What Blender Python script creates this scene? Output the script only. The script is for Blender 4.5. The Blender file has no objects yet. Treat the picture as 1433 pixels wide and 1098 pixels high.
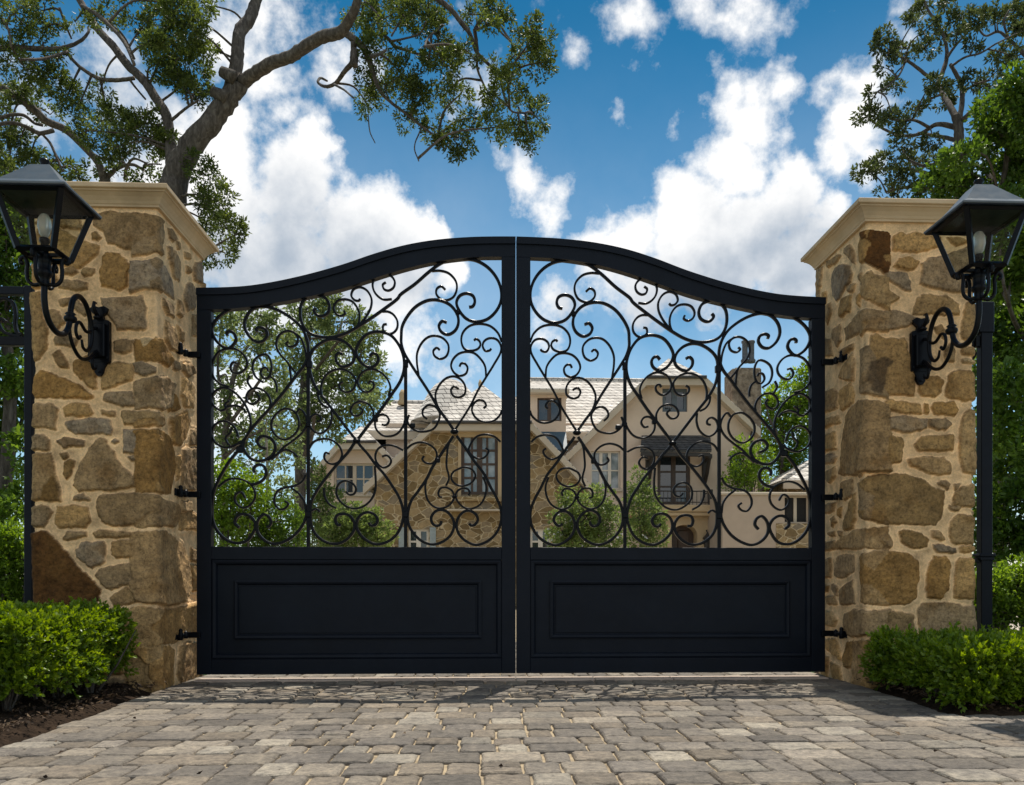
import bpy, bmesh, math, random
import numpy as np
from mathutils import Vector, Matrix
from mathutils.geometry import tessellate_polygon
R_ = random.Random(7)
NR = np.random.default_rng(11)
sc = bpy.context.scene
COL = sc.collection
rad = math.radians
# ------------------------------------------------------------------ camera frame
F, U0, V0, PSI, EYE = 1180.0, 735.0, 820.0, rad(2.5), 0.655
FW = np.array([math.sin(PSI), math.cos(PSI), 0.0]); RT = np.array([math.cos(PSI), -math.sin(PSI), 0.0]); UP = np.array([0, 0, 1.0])
CAM = np.array([-0.192, -5.897, EYE])
def ray(u, v): return FW + RT*((u-U0)/F) + UP*((V0-v)/F)
def PD(u, v, D): return CAM + ray(u, v)*D
def PY(u, v, Y):
    d = ray(u, v); return CAM + d*((Y-CAM[1])/d[1])
def PX(u, v, X):
    d = ray(u, v); return CAM + d*((X-CAM[0])/d[0])
# ------------------------------------------------------------------ object helpers
def tag(o, label=None, cat=None, group=None, kind=None):
    if label: o['label'] = label
    if cat: o['category'] = cat
    if group: o['group'] = group
    if kind: o['kind'] = kind
    return o
def empty(name, loc=(0,0,0), label=None, cat=None, group=None):
    o = bpy.data.objects.new(name, None); COL.objects.link(o); o.location = loc; o.empty_display_size = .2
    return tag(o, label, cat, group)
def link(name, me, mat, parent=None, smooth=False):
    if mat is not None and len(me.materials) == 0: me.materials.append(mat)
    if smooth: me.polygons.foreach_set('use_smooth', [True]*len(me.polygons))
    o = bpy.data.objects.new(name, me); COL.objects.link(o)
    if parent is not None:
        o.parent = parent
        o.matrix_parent_inverse = Matrix.Translation(-Vector(parent_world(parent)))
    return o
def parent_world(p): return p.location if p.type == 'EMPTY' else (0, 0, 0)
class MB:
    """collects vertices and faces (world coordinates) for one mesh"""
    def __init__(s): s.v = []; s.f = []
    def add(s, vs, fs):
        n = len(s.v); s.v += [tuple(map(float, p)) for p in vs]; s.f += [tuple(i+n for i in f) for f in fs]; return s
    def box(s, x0, x1, y0, y1, z0, z1, bev=0.0):
        if x0 > x1: x0, x1 = x1, x0
        if y0 > y1: y0, y1 = y1, y0
        if z0 > z1: z0, z1 = z1, z0
        bm = bmesh.new(); bmesh.ops.create_cube(bm, size=1.0)
        for w in bm.verts: w.co = Vector(((x0+x1)/2+w.co.x*(x1-x0), (y0+y1)/2+w.co.y*(y1-y0), (z0+z1)/2+w.co.z*(z1-z0)))
        b = min(bev, .45*min(x1-x0, y1-y0, z1-z0))
        if b > 0: bmesh.ops.bevel(bm, geom=bm.edges[:], offset=b, segments=1, affect='EDGES')
        s.bm(bm); return s
    def bm(s, bm):
        bm.verts.index_update(); s.add([w.co for w in bm.verts], [[w.index for w in f.verts] for f in bm.faces]); bm.free(); return s
    def tube(s, pts, rs, n=8, cap=True):
        pts = [np.asarray(p, float) for p in pts]
        if not hasattr(rs, '__len__'): rs = [rs]*len(pts)
        m = len(pts); t = [pts[min(i+1, m-1)]-pts[max(i-1, 0)] for i in range(m)]
        t = [a/(np.linalg.norm(a)+1e-9) for a in t]
        ref = np.array([0, 0, 1.0]) if abs(t[0][2]) < .9 else np.array([1.0, 0, 0])
        nn = np.cross(t[0], ref); nn /= np.linalg.norm(nn); vs = []
        for i in range(m):
            nn = nn - t[i]*np.dot(nn, t[i]); nn /= (np.linalg.norm(nn)+1e-9); bb = np.cross(t[i], nn)
            for k in range(n):
                a = 2*math.pi*k/n; vs.append(pts[i]+rs[i]*(math.cos(a)*nn+math.sin(a)*bb))
        fs = [(i*n+k, i*n+(k+1) % n, (i+1)*n+(k+1) % n, (i+1)*n+k) for i in range(m-1) for k in range(n)]
        if cap: fs += [tuple(range(n-1, -1, -1)), tuple((m-1)*n+k for k in range(n))]
        return s.add(vs, fs)
    def lathe(s, c, prof, n=16):
        vs = []; fs = []
        for r, z in prof:
            for k in range(n):
                a = 2*math.pi*k/n; vs.append((c[0]+r*math.cos(a), c[1]+r*math.sin(a), c[2]+z))
        m = len(prof)
        fs = [(i*n+k, i*n+(k+1) % n, (i+1)*n+(k+1) % n, (i+1)*n+k) for i in range(m-1) for k in range(n)]
        fs += [tuple(range(n-1, -1, -1)), tuple((m-1)*n+k for k in range(n))]
        return s.add(vs, fs)
    def prism(s, poly, axis, a, b):
        """poly = list of 2D points, extruded on axis 'x'/'y'/'z' between a and b"""
        def P(p, t): return {'x': (t, p[0], p[1]), 'y': (p[0], t, p[1]), 'z': (p[0], p[1], t)}[axis]
        n = len(poly); vs = [P(p, a) for p in poly]+[P(p, b) for p in poly]
        fs = [tuple(range(n)), tuple(range(2*n-1, n-1, -1))]+[(i, i+n, (i+1) % n+n, (i+1) % n) for i in range(n)]
        return s.add(vs, fs)
    def slab(s, pts, th):
        """planar polygon given thickness below its normal"""
        p = [np.asarray(q, float) for q in pts]; n = np.cross(p[1]-p[0], p[2]-p[0]); n /= np.linalg.norm(n)
        if n[2] < 0: n = -n
        k = len(p); vs = p+[q-n*th for q in p]
        fs = [tuple(range(k)), tuple(range(2*k-1, k-1, -1))]+[(i, i+k, (i+1) % k+k, (i+1) % k) for i in range(k)]
        return s.add(vs, fs)
    def mirror(s):
        s.v = [(-x, y, z) for x, y, z in s.v]; s.f = [tuple(reversed(f)) for f in s.f]; return s
    def build(s, name, mat, parent=None, smooth=False, fix=True):
        me = bpy.data.meshes.new(name); me.from_pydata(s.v, [], s.f)
        if fix:
            bm = bmesh.new(); bm.from_mesh(me); bmesh.ops.recalc_face_normals(bm, faces=bm.faces[:]); bm.to_mesh(me); bm.free()
        me.update()
        return link(name, me, mat, parent, smooth)
def np_mesh(name, V, Q, mat, parent=None, smooth=False, attrs=None, tri=False):
    k = Q.shape[1]; me = bpy.data.meshes.new(name)
    me.vertices.add(len(V)); me.vertices.foreach_set('co', np.ascontiguousarray(V, dtype=np.float32).ravel())
    me.loops.add(Q.size); me.loops.foreach_set('vertex_index', np.ascontiguousarray(Q, dtype=np.int32).ravel())
    me.polygons.add(len(Q)); me.polygons.foreach_set('loop_start', np.arange(0, Q.size, k, dtype=np.int32))
    me.update(calc_edges=True)
    for nm, (typ, dom, arr) in (attrs or {}).items():
        at = me.attributes.new(nm, typ, dom)
        at.data.foreach_set('color' if typ == 'FLOAT_COLOR' else 'value', np.ascontiguousarray(arr, dtype=np.float32).ravel())
    o = link(name, me, mat, parent, smooth)
    return o
def crom(pts, n=8, closed=False):
    P = np.asarray(pts, float); m = len(P); out = []
    for i in range(m if closed else m-1):
        if closed: p0, p1, p2, p3 = P[(i-1) % m], P[i], P[(i+1) % m], P[(i+2) % m]
        else:
            p1, p2 = P[i], P[i+1]; p0 = P[i-1] if i > 0 else 2*p1-p2; p3 = P[i+2] if i+2 < m else 2*p2-p1
        d0 = max(np.linalg.norm((p1-p0)[:3])**.5, 1e-4); d1 = max(np.linalg.norm((p2-p1)[:3])**.5, 1e-4); d2 = max(np.linalg.norm((p3-p2)[:3])**.5, 1e-4)
        m1 = ((p1-p0)/d0-(p2-p0)/(d0+d1)+(p2-p1)/d1)*d1; m2 = ((p2-p1)/d1-(p3-p1)/(d1+d2)+(p3-p2)/d2)*d1
        for k in range(n):
            t = k/n; out.append((2*t**3-3*t*t+1)*p1+(t**3-2*t*t+t)*m1+(-2*t**3+3*t*t)*p2+(t**3-t*t)*m2)
    if not closed: out.append(P[-1])
    return np.array(out)
# ------------------------------------------------------------------ materials
class NT:
    def __init__(s, name):
        s.m = bpy.data.materials.new(name); s.m.use_nodes = True; s.t = s.m.node_tree; s.t.nodes.clear()
        s.out = s.n('ShaderNodeOutputMaterial')
    def n(s, typ, **k):
        nd = s.t.nodes.new(typ)
        for a, b in k.items(): setattr(nd, a, b)
        return nd
    def l(s, a, b): s.t.links.new(a, b)
    def val(s, nd, name, v):
        nd.inputs[name].default_value = v
    def noise(s, scale, detail=5, vec=None, rough=.6, dist=0):
        nd = s.n('ShaderNodeTexNoise'); nd.inputs['Scale'].default_value = scale; nd.inputs['Detail'].default_value = detail
        nd.inputs['Roughness'].default_value = rough; nd.inputs['Distortion'].default_value = dist
        if vec is not None: s.l(vec, nd.inputs['Vector'])
        return nd.outputs['Fac']
    def obj(s): return s.n('ShaderNodeTexCoord').outputs['Object']
    def ramp(s, fac, stops):
        r = s.n('ShaderNodeValToRGB'); e = r.color_ramp.elements
        while len(e) < len(stops): e.new(.5)
        for i, (p, c) in enumerate(stops): e[i].position = p; e[i].color = (*c, 1) if len(c) == 3 else c
        s.l(fac, r.inputs['Fac']); return r.outputs['Color']
    def math(s, op, a, b=None, clamp=False):
        m = s.n('ShaderNodeMath', operation=op, use_clamp=clamp)
        for i, x in enumerate((a, b)):
            if x is None: continue
            if isinstance(x, (int, float)): m.inputs[i].default_value = x
            else: s.l(x, m.inputs[i])
        return m.outputs[0]
    def mix(s, fac, a, b, mode='MIX'):
        m = s.n('ShaderNodeMix', data_type='RGBA', blend_type=mode)
        for sock, x in ((m.inputs[0], fac), (m.inputs[6], a), (m.inputs[7], b)):
            if isinstance(x, (int, float)): sock.default_value = x
            elif isinstance(x, tuple): sock.default_value = (*x, 1)
            else: s.l(x, sock)
        return m.outputs[2]
    def bump(s, h, strength=.3, dist=.01, prev=None):
        b = s.n('ShaderNodeBump'); b.inputs['Strength'].default_value = strength; b.inputs['Distance'].default_value = dist
        s.l(h, b.inputs['Height'])
        if prev is not None: s.l(prev, b.inputs['Normal'])
        return b.outputs['Normal']
    def principled(s, color, rough=.6, normal=None, metallic=0, spec=.5):
        p = s.n('ShaderNodeBsdfPrincipled')
        if isinstance(color, tuple): p.inputs['Base Color'].default_value = (*color, 1)
        else: s.l(color, p.inputs['Base Color'])
        if isinstance(rough, (int, float)): p.inputs['Roughness'].default_value = rough
        else: s.l(rough, p.inputs['Roughness'])
        p.inputs['Metallic'].default_value = metallic; p.inputs['Specular IOR Level'].default_value = spec
        if normal is not None: s.l(normal, p.inputs['Normal'])
        return p.outputs[0]
    def done(s, sh): s.l(sh, s.out.inputs['Surface']); return s.m
def simple(name, c, rough=.6, var=.25, scale=8, bump=.15, bdist=.004, bscale=60, metallic=0, spec=.5):
    t = NT(name); o = t.obj(); f = t.noise(scale, 6, o)
    lo = tuple(x*(1-var) for x in c); hi = tuple(min(1, x*(1+var)) for x in c)
    col = t.ramp(f, [(.3, lo), (.7, hi)])
    nm = t.bump(t.noise(bscale, 4, o), bump, bdist) if bump else None
    rr = t.math('MULTIPLY_ADD', t.noise(scale*3, 3, o), .25); t.t.nodes[-1].inputs[2].default_value = rough-.12
    return t.done(t.principled(col, rr, nm, metallic, spec))
def leaf_mat(name, c0, c1, c2, trans=.4, rough=.5):
    t = NT(name); a = t.n('ShaderNodeAttribute', attribute_name='rnd')
    col = t.ramp(a.outputs['Fac'], [(0, c0), (.5, c1), (1, c2)])
    p = t.principled(col, rough, spec=.35)
    tr = t.n('ShaderNodeBsdfTranslucent'); hs = t.n('ShaderNodeHueSaturation'); hs.inputs['Value'].default_value = 1.25; hs.inputs['Saturation'].default_value = 1.1
    hs.inputs['Hue'].default_value = .485
    t.l(col, hs.inputs['Color']); t.l(hs.outputs[0], tr.inputs['Color'])
    m = t.n('ShaderNodeMixShader'); m.inputs[0].default_value = trans; t.l(p, m.inputs[1]); t.l(tr.outputs[0], m.inputs[2])
    return t.done(m.outputs[0])
# ------------------------------------------------------------------ foliage
def unit(a): return a/(np.linalg.norm(a, axis=1, keepdims=True)+1e-9)
def leaf_arrays(C, Dn, L, W, bend=.25):
    """C base points, Dn directions, arrays L,W. one bent diamond quad pair per leaf"""
    n = len(C); rnd = unit(NR.normal(size=(n, 3))); s = unit(np.cross(Dn, rnd)); nn = np.cross(s, Dn)
    L = np.broadcast_to(L, (n,))[:, None]; W = np.broadcast_to(W, (n,))[:, None]
    mid = C+Dn*L*.45; tip = C+Dn*L-nn*L*bend*.6
    V = np.stack([C, mid+s*W*.5+nn*W*bend, tip, mid-s*W*.5+nn*W*bend], 1)
    return V
def build_leaves(name, V, mat, parent, rnd=None, kind=None):
    n = len(V); VV = V.reshape(-1, 3); Q = np.arange(n*4).reshape(n, 4)
    if rnd is None: rnd = NR.random(n)
    T = np.concatenate([Q[:, [0, 1, 2]], Q[:, [0, 2, 3]]], 0)
    o = np_mesh(name, VV, T, mat, parent, attrs={'rnd': ('FLOAT', 'FACE', np.concatenate([rnd, rnd]))})
    return o
EXPOSURE, SUN_E, SKY_S, CLOUD_S = 0.45, 4.0, 0.066, 0.82
# ================================================================== render + world + sun
SUN_EL, SUN_AZ = rad(68.5), rad(18)
cam = bpy.data.cameras.new('camera'); co = bpy.data.objects.new('camera', cam); COL.objects.link(co); sc.camera = co
co.location = CAM; co.rotation_euler = (rad(90), 0, -PSI)
cam.sensor_width = 36; cam.lens = F/1433*36; cam.shift_x = -(U0-716.5)/1433; cam.shift_y = (V0-549)/1433; cam.clip_start = .05; cam.clip_end = 5000
sc.view_settings.view_transform = 'Standard'; sc.view_settings.look = 'None'; sc.view_settings.exposure = EXPOSURE; sc.view_settings.gamma = 1
sc.cycles.max_bounces = 8; sc.cycles.transparent_max_bounces = 12; sc.cycles.use_denoising = True
sl = bpy.data.lights.new('sun', 'SUN'); so = bpy.data.objects.new('sun', sl); COL.objects.link(so)
sdir = Vector((math.sin(SUN_AZ)*math.cos(SUN_EL), math.cos(SUN_AZ)*math.cos(SUN_EL), math.sin(SUN_EL)))
so.rotation_euler = sdir.to_track_quat('Z', 'Y').to_euler(); so.location = sdir*60
sl.energy = SUN_E; sl.angle = rad(.5); sl.color = (1, .94, .84)
world = bpy.data.worlds.new('World'); sc.world = world; world.use_nodes = True
class WT(NT):
    def __init__(s): s.t = world.node_tree; s.t.nodes.clear(); s.out = s.n('ShaderNodeOutputWorld')
w = WT()
sky = w.n('ShaderNodeTexSky', sky_type='NISHITA', sun_disc=False); sky.sun_elevation = SUN_EL; sky.sun_rotation = SUN_AZ
sky.air_density = 1.0; sky.dust_density = .35; sky.ozone_density = 3.0; sky.altitude = 0
hs = w.n('ShaderNodeHueSaturation'); hs.inputs['Saturation'].default_value = 1.5; hs.inputs['Hue'].default_value = .482; hs.inputs['Value'].default_value = 1.0; w.l(sky.outputs[0], hs.inputs['Color'])
bg = w.n('ShaderNodeBackground'); w.l(hs.outputs[0], bg.inputs[0]); SKYHS = hs; bg.inputs[1].default_value = SKY_S
gen = w.n('ShaderNodeTexCoord').outputs['Generated']
# clouds: lumpy blobs around directions in the sky, broken up by noise
def wn(scale, detail, off=(0, 0, 0), rough=.58):
    mp = w.n('ShaderNodeMapping'); w.l(gen, mp.inputs['Vector']); mp.inputs['Location'].default_value = off
    nd = w.n('ShaderNodeTexNoise'); nd.inputs['Scale'].default_value = scale; nd.inputs['Detail'].default_value = detail; nd.inputs['Roughness'].default_value = rough
    w.l(mp.outputs[0], nd.inputs['Vector']); return nd
nw = wn(6, 8, (3, 1, 2)); vs_ = w.n('ShaderNodeVectorMath', operation='SUBTRACT'); w.l(nw.outputs['Color'], vs_.inputs[0]); vs_.inputs[1].default_value = (.5, .5, .5)
vm = w.n('ShaderNodeVectorMath', operation='SCALE'); w.l(vs_.outputs[0], vm.inputs[0]); vm.inputs['Scale'].default_value = .13
va = w.n('ShaderNodeVectorMath', operation='ADD'); w.l(gen, va.inputs[0]); w.l(vm.outputs[0], va.inputs[1]); wv = va.outputs[0]
def blobs(lst, vec, sharp=None):
    acc = None
    for u, v, r, wt in lst:
        d = ray(u, v); L = np.linalg.norm(d); d = d/L
        q = w.n('ShaderNodeVectorMath', operation='DISTANCE'); w.l(vec, q.inputs[0]); q.inputs[1].default_value = d
        m = w.n('ShaderNodeMath', operation='MULTIPLY_ADD'); w.l(q.outputs['Value'], m.inputs[0]); m.inputs[1].default_value = -wt/(r/F/L); m.inputs[2].default_value = wt
        if acc is None: acc = m.outputs[0]
        else:
            x = w.n('ShaderNodeMath', operation='SMOOTH_MAX'); w.l(acc, x.inputs[0]); w.l(m.outputs[0], x.inputs[1]); x.inputs[2].default_value = .12; acc = x.outputs[0]
    return acc
CLOUDS = [
 # big left bank
 (330,300,125,1.5),(430,275,98,1.6),(500,325,98,1.6),(555,335,72,1.5),(400,370,120,1.6),(520,400,100,1.5),(340,215,90,1.4),(200,300,140,1.1),(440,228,58,1.5),(585,322,48,1.4),(260,250,90,1.2),(600,375,60,1.2),
 # upper left
 (380,120,95,.95),(330,60,100,.95),(430,60,85,.8),(470,110,80,.75),(520,130,65,.6),(400,170,70,.85),(370,20,80,.8),(150,110,150,.6),(40,160,120,.65),(230,180,90,.7),(320,10,80,.7),
 # centre wisps
 (715,235,75,.75),(755,258,65,.72),(685,215,50,.62),(660,130,60,.55),(745,280,30,.45),(640,170,50,.45),
 # right bank
 (880,330,85,1.3),(960,300,90,1.4),(1010,230,80,.95),(1050,180,70,.85),(1020,140,50,.7),(1000,120,35,.55),(1070,290,78,1.3),(1130,320,66,1.2),(930,250,50,.7),(830,310,60,.85),(1000,350,120,1.5),(1100,380,95,1.2),(900,400,105,1.2),(1100,120,40,.55),(1190,130,60,.75),(1180,190,80,.9),(1150,240,65,.85),(1200,250,70,.8),(1060,130,40,.6),(1110,100,30,.5),(1330,250,120,.7),
 # upper right
 (1060,0,95,.75),(1120,15,60,.6),(990,-10,70,.6),(1260,20,50,.5),(895,25,70,.8),(905,72,50,.75),(872,157,40,.62),(1000,92,36,.55),(855,40,32,.55),(940,170,36,.55),(1250,60,50,.6),(800,60,40,.5),(840,290,60,.7),
 # low, seen through the gate
 (640,520,110,.8),(560,490,110,.85),(700,540,80,.7),(800,430,110,.9),(780,480,80,.8),(330,560,130,.9),(450,560,120,.8),(1040,560,100,.6),(1100,610,90,.7),(1000,440,120,.7),(300,660,120,.7),(1150,560,120,.6),
 # elsewhere round the sky
 (-500,200,350,.9),(-300,500,300,.9),(2000,200,350,.9),(1800,520,300,.9),(716,-900,350,.8),(200,-600,300,.7),(1400,-700,300,.7)]
bl = blobs(CLOUDS, wv)
n1 = wn(5.5, 9, (0, 0, 0), .62).outputs['Fac']
n2 = wn(16, 8, (5, 2, 9), .6).outputs['Fac']
back = wn(2.2, 7, (8, 3, 1), .55).outputs['Fac']                                # broken cloud over the rest of the sky
sepg = w.n('ShaderNodeSeparateXYZ'); w.l(gen, sepg.inputs[0])
vg = w.n('ShaderNodeMapRange'); w.l(sepg.outputs['Z'], vg.inputs[0]); vg.inputs[1].default_value = .18; vg.inputs[2].default_value = .56; vg.inputs[3].default_value = 1.35; vg.inputs[4].default_value = .86; w.l(vg.outputs[0], SKYHS.inputs['Value'])
isb = w.math('MULTIPLY_ADD', sepg.outputs['Y'], -2.2, True); w.t.nodes[-1].inputs[2].default_value = .55
bl2 = w.math('MAXIMUM', bl, w.math('MULTIPLY', w.math('MULTIPLY', isb, back), 1.0))
dens = w.math('ADD', bl2, w.math('ADD', w.math('MULTIPLY', w.math('SUBTRACT', n1, .5), 1.45), w.math('MULTIPLY', w.math('SUBTRACT', n2, .5), .95)))
n3 = wn(48, 6, (2, 4, 6), .65).outputs['Fac']; dens = w.math('ADD', dens, w.math('MULTIPLY', w.math('SUBTRACT', n3, .5), .55))
mr = w.n('ShaderNodeMapRange', interpolation_type='SMOOTHSTEP'); w.l(dens, mr.inputs[0]); mr.inputs[1].default_value = .20; mr.inputs[2].default_value = .80
mask = mr.outputs[0]
# thin bright veil towards the horizon, in streaks
vz = w.n('ShaderNodeMapRange', interpolation_type='SMOOTHSTEP'); w.l(sepg.outputs['Z'], vz.inputs[0]); vz.inputs[1].default_value = .60; vz.inputs[2].default_value = .22; vz.inputs[3].default_value = 0; vz.inputs[4].default_value = 1
veil = w.math('MULTIPLY', vz.outputs[0], w.math('ADD', w.math('MULTIPLY', wn(3.3, 6, (9, 1, 3)).outputs['Fac'], .62), -.06))
mask = w.math('MAXIMUM', mask, veil, True)
SHADE = [(400,355,120,.9),(330,370,110,.8),(480,400,110,.9),(560,400,60,.6),(1060,350,85,.9),(1010,390,100,.9),(1110,400,90,.9),(900,440,110,.7),(820,440,80,.6),(960,420,90,.8),(640,500,70,.4),(1000,300,50,.35),(150,140,130,.6),(60,190,120,.6),(240,60,80,.5),(230,110,90,.5)]
sh = w.math('ADD', blobs(SHADE, wv), w.math('MULTIPLY', w.math('SUBTRACT', wn(11, 9, (1, 7, 4), .62).outputs['Fac'], .5), 1.45))
ms = w.n('ShaderNodeMapRange', interpolation_type='SMOOTHSTEP'); w.l(sh, ms.inputs[0]); ms.inputs[1].default_value = -.22; ms.inputs[2].default_value = 1.05
ccol = w.mix(ms.outputs[0], (1.0, .99, .975), (.36, .43, .52))
# thick parts bright, thin veils dimmer
bgc = w.n('ShaderNodeBackground'); w.l(ccol, bgc.inputs[0]); bgc.inputs[1].default_value = CLOUD_S
mx = w.n('ShaderNodeMixShader'); w.l(mask, mx.inputs[0]); w.l(bg.outputs[0], mx.inputs[1]); w.l(bgc.outputs[0], mx.inputs[2]); w.l(mx.outputs[0], w.out.inputs['Surface'])
# ================================================================== ground
M = {}
M['soil'] = simple('soil', (.034, .022, .014), .97, .6, 22, 1.0, .03, 45, spec=.1)
M['lawn'] = simple('grass_ground', (.05, .085, .02), .95, .4, 6, .6, .03, 40)
MB().add([(-600,-300,-.03),(600,-300,-.03),(600,900,-.03),(-600,900,-.03)], [(0,1,2,3)]).build('ground', M['lawn']); g = bpy.data.objects['ground']; tag(g, 'grassy ground spreading out around the drive and house', 'ground', kind='structure')
def bed(name, poly, label, seed):
    rr = np.random.default_rng(seed)
    xs = [p[0] for p in poly]; ys = [p[1] for p in poly]; st = .05
    X = np.arange(min(xs), max(xs)+st, st); Y = np.arange(min(ys), max(ys)+st, st); gx, gy = np.meshgrid(X, Y)
    # signed distance to polygon (inside positive)
    sd = poly_sd(np.stack([gx.ravel(), gy.ravel()], 1), poly)
    z = -.04+.085*np.clip((sd+.03)/.22, 0, 1)+rr.normal(size=sd.shape)*.007*np.clip(sd/.1, 0, 1)
    ny, nx = gx.shape; ok = (sd > -.07).reshape(ny, nx); idx = np.arange(nx*ny).reshape(ny, nx)
    q = np.stack([idx[:-1, :-1], idx[:-1, 1:], idx[1:, 1:], idx[1:, :-1]], -1)[ok[:-1, :-1] & ok[1:, 1:]]
    o = np_mesh(name, np.stack([gx.ravel(), gy.ravel(), z], 1), q.reshape(-1, 4), M['soil'], smooth=True); tag(o, label, 'soil bed', kind='structure')
def poly_sd(P, poly, pad=None):
    poly = np.asarray(poly, float); n = len(poly); d = np.full(len(P), 1e9); ins = np.zeros(len(P), bool)
    for i in range(n):
        a = poly[i]; b = poly[(i+1) % n]; e = b-a; w_ = P-a
        t = np.clip((w_@e)/max(e@e, 1e-12), 0, 1); dd = w_-t[:, None]*e; d = np.minimum(d, (dd*dd).sum(1))
        c = (a[1] > P[:, 1]) != (b[1] > P[:, 1])
        xi = a[0]+(P[:, 1]-a[1])*(b[0]-a[0])/(b[1]-a[1] if abs(b[1]-a[1]) > 1e-12 else 1e-12)
        ins ^= c & (P[:, 0] < xi)
    d = np.sqrt(d); return np.where(ins, d, -d)
bed('garden_bed', [(-2.30,.6),(-2.26,-.55),(-2.20,-1.5),(-2.17,-2.6),(-2.16,-3.6),(-4.2,-3.6),(-6,-1.5),(-6,.6)], 'dark bare soil bed under the left clipped hedge', 3)
bed('garden_bed', [(2.30,.6),(2.27,-.55),(2.17,-1.3),(2.11,-1.83),(3.0,-1.83),(7,-1.9),(7,.6)], 'dark bare soil bed under the right feathery hedge', 4)
# leaf litter and clods on the beds
lv = []; 
for _ in range(6500):
    s = R_.choice((-1, 1)); x = s*R_.uniform(2.22, 3.6); y = R_.uniform(-2.7, -.45) if s < 0 else R_.uniform(-1.75, -.45)
    lv.append((x, y, R_.uniform(.035, .06)))
for _ in range(34): lv.append((R_.uniform(-2,3.5), R_.uniform(-4,-.3), .012))
lv = np.array(lv); dd = NR.normal(size=lv.shape); dd[:, 2] *= .35
M['litter'] = leaf_mat('leaf_litter', (.022,.013,.008), (.055,.033,.018), (.13,.085,.045), .05, .85)
tag(build_leaves('leaf_litter', leaf_arrays(lv, unit(dd), NR.uniform(.012,.04,len(lv)), NR.uniform(.006,.018,len(lv))), M['litter'], None), 'brown fallen leaves scattered on the soil beds', 'leaf litter', kind='stuff')
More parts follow.
